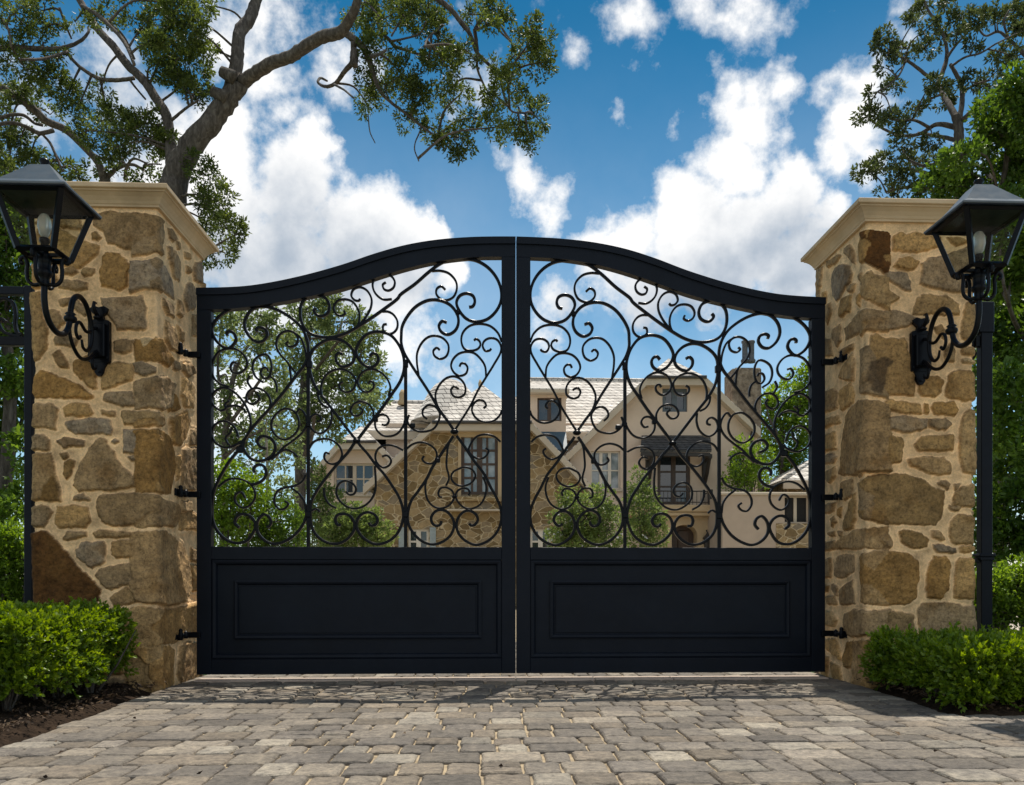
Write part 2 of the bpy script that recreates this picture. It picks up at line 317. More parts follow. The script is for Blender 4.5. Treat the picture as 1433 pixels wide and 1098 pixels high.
# ------------------------------------------------------------------ paving
def paving():
    V = []; Fq = []; colr = []; rr = random.Random(5)
    pal = [(.20,.175,.145),(.235,.205,.17),(.17,.15,.128),(.26,.225,.18),(.165,.145,.122),(.215,.18,.14),(.15,.132,.112),(.28,.25,.205),(.19,.16,.125)]
    def edge(y):
        """left and right limit of the paving at depth y"""
        if y < -1.78: return (np.interp(y, [-5.2,-3.6,-2.6,-1.78], [-2.14,-2.14,-2.15,-2.18]), 6.0)
        return (np.interp(y, [-1.86,-.55,.4,8], [-2.18,-2.24,-2.26,-2.3]), np.interp(y, [-1.86,-1.3,-.55,.4,8], [2.13,2.19,2.25,2.27,2.3]))
    y = -5.2
    while y < 4.0:
        d = rr.choice([.15,.165,.175,.185,.2]); y1 = y+d; xl, xr = edge(y+d/2); x = xl-rr.uniform(0,.03)
        while x < xr-.05:
            wd = rr.choice([.11,.125,.14,.155,.17,.19,.21,.24]); x1 = min(x+wd, xr+rr.uniform(-.01,.02))
            if xr-x1 < .07: x1 = xr
            split = d > .185 and wd < .26 and rr.random() < .12
            cells = [(x,x1,y,y+d/2),(x,x1,y+d/2,y1)] if split else [(x,x1,y,y1)]
            for (a,b,c,e) in cells:
                g = rr.uniform(.003,.0058); a+=g; b-=g; c+=g; e-=g
                if b-a < .03 or e-c < .03: continue
                j = lambda s_=.005: rr.uniform(-s_, s_)
                ch = rr.uniform(.005,.016)
                ring = [(a+ch,c),(b-ch,c),(b,c+ch),(b,e-ch),(b-ch,e),(a+ch,e),(a,e-ch),(a,c+ch)]
                ring = [(p_[0]+(q_[0]-p_[0])*t_+j(.0032), p_[1]+(q_[1]-p_[1])*t_+j(.0032)) for p_, q_ in zip(ring, ring[1:]+ring[:1]) for t_ in ((0,) if math.hypot(q_[0]-p_[0], q_[1]-p_[1]) < .03 else (0,.33,.66))]; nr = len(ring)
                mx_, my_ = (a+b)/2, (c+e)/2; zt = .004+j(.0032); tx, ty = j(.012), j(.012); n0 = len(V)
                for ins, dz in ((0,-.05),(0,-.011),(.003,-.004),(.009,0)):
                    for p,q in ring:
                        sx = 1-ins/max((b-a)/2,.02); sy = 1-ins/max((e-c)/2,.02)
                        px, py = mx_+(p-mx_)*sx, my_+(q-my_)*sy
                        V.append((px, py, zt+dz+tx*(px-mx_)+ty*(py-my_)+ (j(.0016) if dz > -.02 else 0)))
                V.append((mx_, my_, zt+rr.uniform(-.002,.003)))
                cc = rr.choice(pal); k = rr.uniform(.72,1.10); cc = tuple(t*k for t in cc)
                for r_ in range(3):
                    for i in range(nr): Fq.append((n0+r_*nr+i, n0+r_*nr+(i+1)%nr, n0+(r_+1)*nr+(i+1)%nr, n0+(r_+1)*nr+i)); colr.append(cc)
                for i in range(nr): Fq.append((n0+3*nr+i, n0+3*nr+(i+1)%nr, n0+4*nr)); colr.append(cc)
            x = x1
        y = y1
    me = bpy.data.meshes.new('driveway'); me.from_pydata(V, [], Fq); at = me.attributes.new('col', 'FLOAT_COLOR', 'FACE')
    at.data.foreach_set('color', np.array([(*c,1) for c in colr], dtype=np.float32).ravel())
    t = NT('paver_stone'); o = t.obj(); a = t.n('ShaderNodeAttribute', attribute_name='col').outputs['Color']
    c = t.mix(1.0, a, t.ramp(t.noise(26, 8, o, .7), [(.25,(.45,.44,.43)),(.5,(1,1,1)),(.78,(1.6,1.55,1.45))]), 'MULTIPLY')
    c = t.mix(1.0, c, t.ramp(t.noise(3.2, 5, o), [(.3,(.72,.72,.74)),(.65,(1.12,1.1,1.06))]), 'MULTIPLY')
    c = t.mix(1.0, c, t.ramp(t.noise(62, 8, o, .75), [(.32,(.60,.59,.58)),(.48,(1,1,1)),(.68,(1.3,1.28,1.24))]), 'MULTIPLY')
    c = t.mix(t.math('MULTIPLY', t.ramp(t.noise(240, 3, o), [(.6,(0,0,0)),(.72,(1,1,1))]), .35), c, (.06,.055,.05))
    nm = t.bump(t.noise(70, 8, o, .7), .8, .008); nm = t.bump(t.noise(14, 5, o), .7, .016, nm)
    link('driveway', me, t.done(t.principled(c, .8, nm, spec=.3))); tag(bpy.data.objects['driveway'], 'tumbled grey cobble driveway laid in rows before the gate', 'driveway', kind='structure')
paving()
t = NT('joint_sand'); o = t.obj()
c = t.ramp(t.noise(9, 6, o), [(.3,(.16,.12,.075)),(.5,(.36,.28,.175)),(.8,(.48,.385,.25))])
M['sand'] = t.done(t.principled(c, .95, t.bump(t.noise(220, 4, o), .6, .004)))
o = MB().add([(-2.15,-5.4,-.009),(6.1,-5.4,-.009),(6.1,-1.84,-.009),(2.14,-1.84,-.009),(2.26,-.5,-.009),(2.3,4,-.009),(2.4,19,-.009),(-2.4,19,-.009),(-2.3,4,-.009),(-2.2,-.5,-.009),(-2.16,-2.2,-.009)], [tuple(range(11))]).build('joint_sand', M['sand'])
tag(o, 'pale sand filling the joints between driveway cobbles', 'sand', kind='structure')

# ------------------------------------------------------------------ unseen pale ground added behind the viewer and before the house to bounce light
M['bounce_road'] = simple('pale_bounce_concrete', (.36,.315,.255), .9, .15, 2, .3, .004, 60)
o = MB().add([(-30,-18,-.012),(30,-18,-.012),(30,-5.42,-.012),(-30,-5.42,-.012)], [(0,1,2,3)]).build('bounce_road', M['bounce_road']); tag(o, 'unseen pale concrete ground added to bounce light onto the pillars', 'bounce_road', kind='structure')  # added out of view, throws warm light back onto the pillar fronts
M['gravel'] = simple('pale_bounce_gravel', (.42,.36,.28), .95, .25, 30, .5, .01, 90)
o = MB().add([(-13,4.2,-.014),(13,4.2,-.014),(13,18.5,-.014),(-13,18.5,-.014)], [(0,1,2,3)]).build('bounce_forecourt', M['gravel']); tag(o, 'unseen pale gravel ground added to bounce light onto the house', 'bounce_forecourt', kind='structure')  # added behind the gate panels to lighten the house facade by bounce

t = NT('pink_limestone'); o_ = t.obj(); M['sill_stone'] = t.done(t.principled(t.ramp(t.noise(7, 7, o_), [(.3,(.36,.27,.21)),(.7,(.50,.40,.32))]), .85, t.bump(t.noise(60, 6, o_), .5, .005)))
mb = MB(); x = -2.2
while x < 2.2: mb.box(x+.003, min(x+.55, 2.2)-.003, -.075, .085, -.03, .0125, .004); x += .55
tag(mb.build('threshold_stones', M['sill_stone']), 'pinkish stone strip set in the drive under the gate', 'threshold', kind='structure')
# ================================================================== double gate
def iron(name, base=(.012,.014,.018), rough=.42, spec=.5):
    t = NT(name); o = t.obj()
    c = t.ramp(t.noise(3.5, 6, o), [(.3, tuple(x*.85 for x in base)), (.7, tuple(x*1.2 for x in base))])
    r = t.math('MULTIPLY_ADD', t.noise(18, 6, o), .3); t.t.nodes[-1].inputs[2].default_value = rough-.15
    return t.done(t.principled(c, r, t.bump(t.noise(90, 4, o), .12, .003), 0, spec))
M['gate'] = iron('navy_black_paint', (.0056,.0084,.0145), .46, .15)
M['iron'] = iron('black_wrought_iron', (.0032,.004,.006), .33, .14)
YF = -.035
TL = {1:(290,400),2:(420,360),3:(560,340),4:(290,510),5:(420,480),6:(560,480),7:(290,625),8:(420,625),9:(560,625)}
def tp(t, p): return (TL[t][0]+p[0]/7.32, TL[t][1]+p[1]/7.32)
# scrolls of the left leaf, traced: (heavy?, [(tile, points...), ...])
SC = [
 (1,[(1,[(205,508),(205,480),(230,466),(270,482),(297,545),(270,600),(215,640),(130,600),(68,520),(50,440),(90,350),(180,270),(300,220),(420,213)])]),
 (1,[(1,[(512,470),(505,440),(540,424),(595,445),(614,500),(575,560),(510,572),(425,510),(382,410),(402,310),(470,235),(560,208),(680,230),(820,300),(950,410),(1020,540),(1036,680),(1000,800)]),(4,[(900,125),(780,285),(640,450),(520,580),(430,690),(330,860),(220,1000)]),(7,[(80,420),(48,560),(45,700),(90,840),(180,940),(290,985),(400,965),(470,880),(495,800),(465,735),(405,692),(345,690),(295,725),(285,785),(330,828)])]),
 (0,[(1,[(860,985),(850,870),(835,800),(740,690),(706,600),(732,510),(800,463),(875,470),(928,530),(908,602),(848,622),(808,592),(830,568)])]),
 (0,[(1,[(875,466),(955,530),(1000,640),(1016,740)])]),
 (0,[(1,[(835,800),(920,905)])]),
 (0,[(1,[(300,790),(265,782),(238,830),(260,880),(320,895),(390,850),(410,780),(370,700),(300,650),(215,642),(120,675),(62,760),(46,860),(75,950),(150,1010),(225,1032)])]),
 (0,[(1,[(712,1090),(713,1030),(690,965),(645,925)])]),
 (0,[(1,[(570,985),(495,930),(464,840),(482,760),(540,712),(608,702),(648,760),(655,860),(622,940),(580,942),(548,895),(565,845),(605,838),(625,870)])]),
 (0,[(4,[(230,372),(185,410),(188,455),(140,470),(75,430),(46,370),(70,290),(150,240),(235,255),(320,320),(400,430),(443,550),(440,660),(400,740),(340,800),(250,840)])]),
 (0,[(4,[(640,430),(650,390),(622,310),(560,255),(490,240),(430,270),(400,330),(412,380),(460,405),(515,378),(535,333),(510,300)])]),
 (0,[(4,[(450,240),(412,170),(436,110)])]),
 (0,[(4,[(322,745),(290,660),(230,597),(150,580),(80,620),(46,700),(70,780),(130,830),(200,850),(280,832),(350,785)])]),
 (0,[(4,[(185,440),(280,420),(350,440),(400,490)])]),
 (0,[(4,[(250,640),(236,700),(192,750),(205,800),(235,830)])]),
 (1,[(4,[(606,862),(545,840),(515,790),(545,745),(600,735),(665,770),(698,830),(680,910),(620,965),(540,988),(460,970),(400,910),(370,850),(378,790)])]),
 (0,[(4,[(700,510),(760,465),(800,452),(880,470),(932,550),(935,640),(890,720),(800,768),(720,740),(662,660),(660,580),(700,510)])]),
 (0,[(4,[(915,490),(950,455),(1000,510),(1022,600),(980,690),(890,770),(780,850),(700,930),(620,980)])]),
 (0,[(7,[(930,105),(870,52),(800,32),(740,60),(660,130)])]),
 (1,[(7,[(490,265),(477,230),(505,192),(560,187),(600,230),(600,300),(560,350),(500,380),(445,388)])]),
 (0,[(7,[(115,410),(200,345),(290,325),(380,345),(450,390),(492,470),(480,550),(430,605),(370,625),(300,582),(283,515),(310,475),(350,465),(392,525)])]),
 (0,[(7,[(1008,290),(980,350),(900,400),(820,415),(740,440),(692,510),(692,580),(740,640),(800,630),(830,585),(795,555)])]),
 (0,[(7,[(860,420),(940,480),(995,560),(1010,665)])]),
 (1,[(7,[(1018,700),(990,780),(910,890),(800,965),(690,995),(590,960),(520,880),(508,800),(535,730),(585,692),(638,725),(652,785),(615,830)])]),
 (1,[(2,[(162,518),(142,545),(168,588),(220,603),(282,570),(300,500),(262,420),(180,388),(90,400),(22,460),(0,560),(22,680),(90,770),(200,812),(320,818),(440,790),(560,730),(700,640),(850,535),(1000,420)]),(3,[(0,530),(150,420),(300,290),(420,205),(530,165),(640,160),(780,180),(900,250),(990,360),(1033,480),(1030,600),(980,700),(890,780),(780,805),(680,775),(605,690),(577,610),(610,540),(680,515),(745,540),(765,600),(742,648),(705,655)])]),
 (0,[(2,[(450,545),(460,578),(415,600),(362,570),(346,510),(380,450),(450,430),(530,450),(588,520),(610,600),(595,690),(560,735)])]),
 (0,[(2,[(615,425),(600,443),(560,438),(525,395),(545,330),(610,305),(680,335),(730,420),(725,510),(680,600),(610,690)])]),
 (0,[(2,[(878,255),(847,280),(860,325),(905,340),(955,310),(970,250),(930,190),(860,170),(790,195),(745,260),(755,340),(800,400),(860,432),(940,428)])]),
 (0,[(2,[(888,682),(855,690),(850,740),(890,775),(940,778),(990,730),(995,650),(950,580),(900,555),(840,553)])]),
 (1,[(5,[(580,1000),(500,900),(400,770),(300,640),(220,540),(140,410),(105,300),(98,200),(115,100),(180,25),(290,-33),(380,-38),(470,-3),(540,72),(560,140),(540,195),(480,238),(420,238),(374,190),(370,130),(402,102),(437,118)])]),
 (1,[(5,[(580,1000),(640,920),(740,790),(850,650),(940,520),(1020,400),(1060,290),(1065,180),(1040,80),(1000,0),(930,-80),(850,-112),(760,-115),(670,-80),(602,0),(572,80),(592,150),(650,220),(720,248),(780,218),(802,160),(780,115),(742,105),(712,135)])]),
 (0,[(5,[(222,545),(215,450),(250,350),(330,285),(420,268),(510,300),(568,370),(562,440),(530,488),(470,503),(412,470),(405,420),(438,397)])]),
 (0,[(5,[(905,545),(925,450),(880,350),(800,285),(720,268),(640,300),(592,380),(605,450),(650,495),(700,500),(750,460),(755,412),(722,392),(697,420)])]),
 (0,[(5,[(180,505),(190,570),(230,630),(290,662)])]),
 (0,[(5,[(320,685),(325,770),(290,870),(210,925),(140,900),(97,830),(117,755),(170,728),(212,760),(207,795),(175,805)])]),
 (0,[(5,[(748,785),(750,700),(700,625),(620,600),(550,625),(517,690),(540,735),(600,742),(640,690),(605,655)])]),
 (0,[(5,[(835,832),(880,838),(910,790),(880,740),(820,735),(772,785),(775,870),(830,935),(900,955),(990,930),(1055,850),(1075,795)])]),
 (0,[(6,[(92,735),(75,790),(100,850),(170,900),(250,907),(340,880),(393,800),(405,720),(355,650),(290,637),(237,680),(232,735),(275,780)])]),
 (0,[(6,[(855,668),(880,640),(852,592),(800,585),(748,630),(737,700),(790,780),(870,810),(950,800),(1020,740),(1040,690)])]),
 (1,[(6,[(555,900),(480,790),(400,680),(300,510),(190,340),(100,200),(42,100),(12,0)]),(3,[(12,950),(20,860),(75,750),(170,645),(300,585),(420,592),(520,642),(588,740),(595,830),(560,900),(490,938),(422,910),(397,850),(430,802),(477,815)])]),
 (0,[(6,[(555,900),(620,800),(720,640),(800,480),(880,350),(960,220),(1030,90),(1030,25),(990,-35),(920,-50),(862,-20),(845,30),(872,80),(918,75),(932,58)])]),
 (0,[(3,[(325,285),(410,282),(500,310),(570,390),(580,470),(545,550),(480,583),(420,575),(370,520),(377,465),(420,442),(462,475)])]),
 (0,[(3,[(1040,1010),(1000,920),(920,850),(810,828),(710,850),(642,920),(627,1010),(660,1085),(740,1102),(800,1080),(822,1040),(808,1000),(775,983),(757,998)])]),
 (0,[(6,[(190,325),(172,200),(175,100),(220,0),(285,-60),(350,-75),(430,-55),(490,10),(495,80),(468,138),(410,162),(352,130),(340,80),(375,48),(405,70)])]),
 (0,[(6,[(880,348),(870,240),(830,170),(760,105),(680,90),(600,110),(540,170),(522,240),(560,310),(620,335),(675,310),(690,250),(660,210),(625,210),(608,240)])]),
 (0,[(6,[(405,690),(370,600),(362,520),(400,430),(470,360),(550,340),(620,370),(665,440),(660,520),(600,555),(540,535),(520,480),(550,445),(600,467)])]),
 (0,[(6,[(65,1085),(120,1040),(210,1015),(300,1040),(370,1110)]),(9,[(368,130),(330,170),(270,168),(227,130),(245,95)])]),
 (0,[(6,[(1028,1010),(960,955),(870,935),(780,960),(720,1040)]),(9,[(702,40),(750,100),(820,125),(880,95),(905,40),(875,12)])]),
 (1,[(9,[(545,-110),(470,0),(390,120),(330,210),(270,330),(180,460),(110,560),(78,680),(85,790),(140,890),(230,970),(340,1000),(440,970),(520,900),(553,800),(530,720),(470,660),(410,645),(350,672),(317,730),(335,790),(380,810),(415,790),(422,760)])]),
 (1,[(9,[(580,-110),(660,0),(760,150),(860,280),(930,420),(990,530),(1033,650),(1030,780),(980,890),(890,970),(780,1005),(680,970),(600,890),(577,800),(600,720),(660,662),(720,657),(780,700),(795,750),(762,800),(728,805),(705,788)])]),
 (0,[(9,[(270,330),(257,420),(280,540),(340,610),(420,630),(500,600),(553,520),(530,450),(470,417),(415,425),(392,470),(402,510),(430,518)])]),
 (0,[(9,[(850,310),(880,400),(870,500),(820,590),(730,635),(650,620),(590,560),(567,500),(590,450),(640,427),(690,432),(713,470),(700,500)])]),
 (0,[(9,[(550,250),(650,210),(730,230),(770,290),(740,360),(660,400),(580,390),(530,340),(525,290),(550,250)])]),
 (0,[(9,[(510,-60),(490,0),(480,80),(475,200),(500,320),(470,400)])]),
 (1,[(8,[(575,-60),(545,-20),(490,60),(400,160),(290,290),(180,440),(118,560),(105,700),(120,820),(180,920),(290,985),(400,990),(500,930),(557,840),(548,760),(500,702),(440,687),(382,702),(362,750),(382,798),(420,800)])]),
 (1,[(8,[(585,-60),(610,-20),(690,70),(780,190),(860,280),(950,410),(1020,530),(1058,680),(1040,800),(980,910),(890,975),(780,998),(670,950),(592,860),(580,780),(620,702),(690,672),(760,692),(795,750),(772,800),(725,805),(700,780)])]),
 (0,[(8,[(85,30),(140,-50),(230,-80),(320,-70),(405,0),(430,80),(400,150),(340,178),(280,160),(247,110),(262,62),(302,72)])]),
 (0,[(8,[(1055,35),(960,-10),(870,-15),(800,20),(770,90),(785,160),(850,213),(910,190),(932,140),(890,88),(840,100)])]),
 (0,[(8,[(765,200),(775,350),(770,450),(730,540),(650,610),(550,633),(460,600),(390,530),(372,450),(400,380),(460,350),(530,370),(573,430),(550,485),(502,490),(470,460)])]),
 (0,[(8,[(245,420),(250,500),(290,580),(370,630)])]),
 (0,[(8,[(112,660),(160,635),(205,665)])]),
]
def ribbon(mb, P, w, dep=.012, ch=.3):
    """bar of chamfered rectangular section swept along P in the plane of the gate"""
    P = np.asarray(P, float); m = len(P); T = np.gradient(P, axis=0); T /= (np.linalg.norm(T, axis=1, keepdims=True)+1e-9)
    n = np.stack([-T[:, 2], np.zeros(m), T[:, 0]], 1); a = w/2; b = dep; c = a*ch
    sec = [(-a,-b+c),(-a+c,-b),(a-c,-b),(a,-b+c),(a,b-c),(a-c,b),(-a+c,b),(-a,b-c)]
    vs = []
    for i in range(m):
        for p, q in sec: vs.append(P[i]+n[i]*p+np.array([0, q, 0]))
    fs = [(i*8+k, i*8+(k+1) % 8, (i+1)*8+(k+1) % 8, (i+1)*8+k) for i in range(m-1) for k in range(8)]
    fs += [tuple(range(7, -1, -1)), tuple((m-1)*8+k for k in range(8))]
    return mb.add(vs, fs)
TOP_O = [(275,403),(310,402.5),(345,400.5),(382,395),(430,384.5),(480,370.5),(524,355.5),(567,343.5),(611,336),(655,332.4),(690,331.5),(721,331.5)]
TOP_I = [(275,433),(300,432.5),(325,431.3),(354,428),(390,422.5),(424,416),(452,410),(478,403.5),(508,394),(545,382),(585,371),(620,364),(661,359.5),(690,358.8),(721,358.8)]
def curve_at(tab):
    c = crom([(a, b, 0) for a, b in tab], 8); return lambda u: float(np.interp(u, c[:, 0], c[:, 1]))
topo, topi = curve_at(TOP_O), curve_at(TOP_I)
def gx(u): return PY(u, 700, YF)[0]
def gz(v, u=500): return PY(u, v, YF)[2]
def make_leaf(sgn, label):
    """left leaf when sgn=1, its mirror image when sgn=-1"""
    name = 'gate_leaf'
    root = empty(name, (sgn*gx(285), 0, .02), label, 'gate', 'leaves of the double gate')
    def part(mb, nm, mat='gate', smooth=False, par=root):
        if sgn < 0: mb.mirror()
        return mb.build(nm, M[mat], par, smooth)
    x0, x1, x2, x3 = gx(275), gx(295), gx(702), -.003
    zb, zl0, zl1, zr1 = gz(943), gz(783), gz(765), gz(922)
    ys = (-.035, .035)
    # curved top rail: body and the lip along its top edge
    us = np.linspace(275, 721, 60); mb = MB()
    def strip(fo, fi, ya, yb):
        O = [PY(u, fo(u), YF) for u in us]; I = [PY(u, fi(u), YF) for u in us]
        O[-1][0] = I[-1][0] = x3; vs = []
        for o_, i_ in zip(O, I):
            vs += [(o_[0],ya,o_[2]),(i_[0],ya,i_[2]),(i_[0],yb,i_[2]),(o_[0],yb,o_[2])]
        n = len(us); fs = [(k*4+j, k*4+(j+1)%4, (k+1)*4+(j+1)%4, (k+1)*4+j) for k in range(n-1) for j in range(4)]
        fs += [(3,2,1,0), tuple((n-1)*4+j for j in range(4))]; mb.add(vs, fs)
    strip(lambda u: topo(u)+9.5, topi, -.033, .033)
    strip(topo, lambda u: topo(u)+9.7, -.047, .047)
    part(mb, 'top_rail')
    zs = gz(433.2, 285)
    part(MB().box(x0, x1, -.0345, .0345, zb, zs, .003), 'stile'); part(MB().box(x2, x3, -.0345, .0345, zb, gz(359, 711), .003), 'stile')
    part(MB().box(x1, x2, -.0335, .0335, zl0, zl1, .003), 'lock_rail'); part(MB().box(x1, x2, -.0335, .0335, zb, zr1, .003), 'bottom_rail')
    # solid lower panel with its two mouldings
    mb = MB().box(x1, x2, -.004, .012, zr1, zl0)
    def ring(u0, v0, u1, v1, wd, ya, yb):
        a0, a1 = gx(u0), gx(u1); b1, b0 = gz(v0), gz(v1); prof = [(0, yb), (.0, ya+.004), (wd*.3, ya), (wd*.65, ya+.003), (wd*.8, ya+.008), (wd, yb)]
        vs = []; 
        for k, (d, y) in enumerate(prof): vs += [(a0+d,y,b0+d),(a1-d,y,b0+d),(a1-d,y,b1-d),(a0+d,y,b1-d)]
        fs = [(k*4+j, k*4+(j+1)%4, (k+1)*4+(j+1)%4, (k+1)*4+j) for k in range(len(prof)-1) for j in range(4)]; mb.add(vs, fs)
    ring(295.4, 783.4, 701.6, 921.6, .036, -.031, -.003)
    ring(326, 812, 674, 894, .032, -.022, -.003)
    mb.box(gx(334), gx(666), -.009, -.003, gz(886), gz(820), .003)
    part(mb, 'panel')
    # upright bars
    for u, v in ((430, 503), (567, 503)):
        b_ = MB().box(gx(u-2.3), gx(u+2.3), -.0115, .0115, zl1, gz(v, u), .002); part(b_, 'bar', 'iron')
    for heavy, segs in SC:
        uv = [tp(t, p) for t, ps in segs for p in ps]
        P = crom([PY(u, v, 0) for u, v in uv], 7)
        ub = np.array([q for q in P]); mb = MB(); yo = R_.uniform(-.0035, .0035); P[:, 1] += yo
        ribbon(mb, P, .0190 if heavy else .0140, .0125 if heavy else .0105)
        part(mb, 'scroll', 'iron')
    for u, v, w_, h_ in ((431.5,508,8.5,11),(430,719,9,9),(567,507,7,11),(567,719,8.5,9),(334,628,10,9),(430,593,6,7),(567,590,6,7),(612,643,7,7),(577,594,7,7),(525,586,6,6),(640,435,6,7)):
        a = gx(u-w_/2), gx(u+w_/2); b = gz(v+h_/2, u), gz(v-h_/2, u)
        part(MB().box(a[0], a[1], -.019, .019, b[0], b[1], .006), 'collar', 'iron')
    for u, v in ((499, 617), (636, 604), (636, 695)):
        c = PY(u, v, 0); mb = MB(); r = .03 if v < 650 else .02
        prof = [(r*math.cos(a)*1.0, r*.62*math.sin(a)) for a in np.linspace(-1.45, 1.45, 9)]
        mb.lathe(c, prof, 16); part(mb, 'knob', 'iron', True)
    # hinges: strap on the pillar, barrel and acorn
    for v in (497, 692, 888):
        z = gz(v, 285); xp = -2.272; mb = MB()
        mb.box(xp+.0005, xp+.012, -.215, -.135, z-.024, z+.024, .003)
        mb.box(xp+.012, xp+.034, -.185, -.036, z-.012, z+.012, .003)
        mb.box(xp+.03, x0+.03, -.062, -.036, z-.02, z+.02, .003)
        part(mb, 'hinge', 'iron'); hp = bpy.data.objects[-1] if False else root.children[-1]
        mb = MB().lathe((xp+.024, -.165, z-.03), [(.013,0),(.016,.004),(.016,.052),(.011,.056),(.015,.064),(.012,.074),(.004,.08)], 12)
        part(mb, 'pin', 'iron', True, hp)
        mb = MB().lathe((xp+.03, -.085, z-.022), [(.014,0),(.017,.004),(.017,.04),(.009,.046),(.004,.052)], 12)
        part(mb, 'pin', 'iron', True, hp)
    return root
leafL = make_leaf(1, 'left leaf of the navy black driveway gate, on the pillar beside the fence panel')
leafR = make_leaf(-1, 'right leaf of the navy black driveway gate, on the pillar beside the iron post')
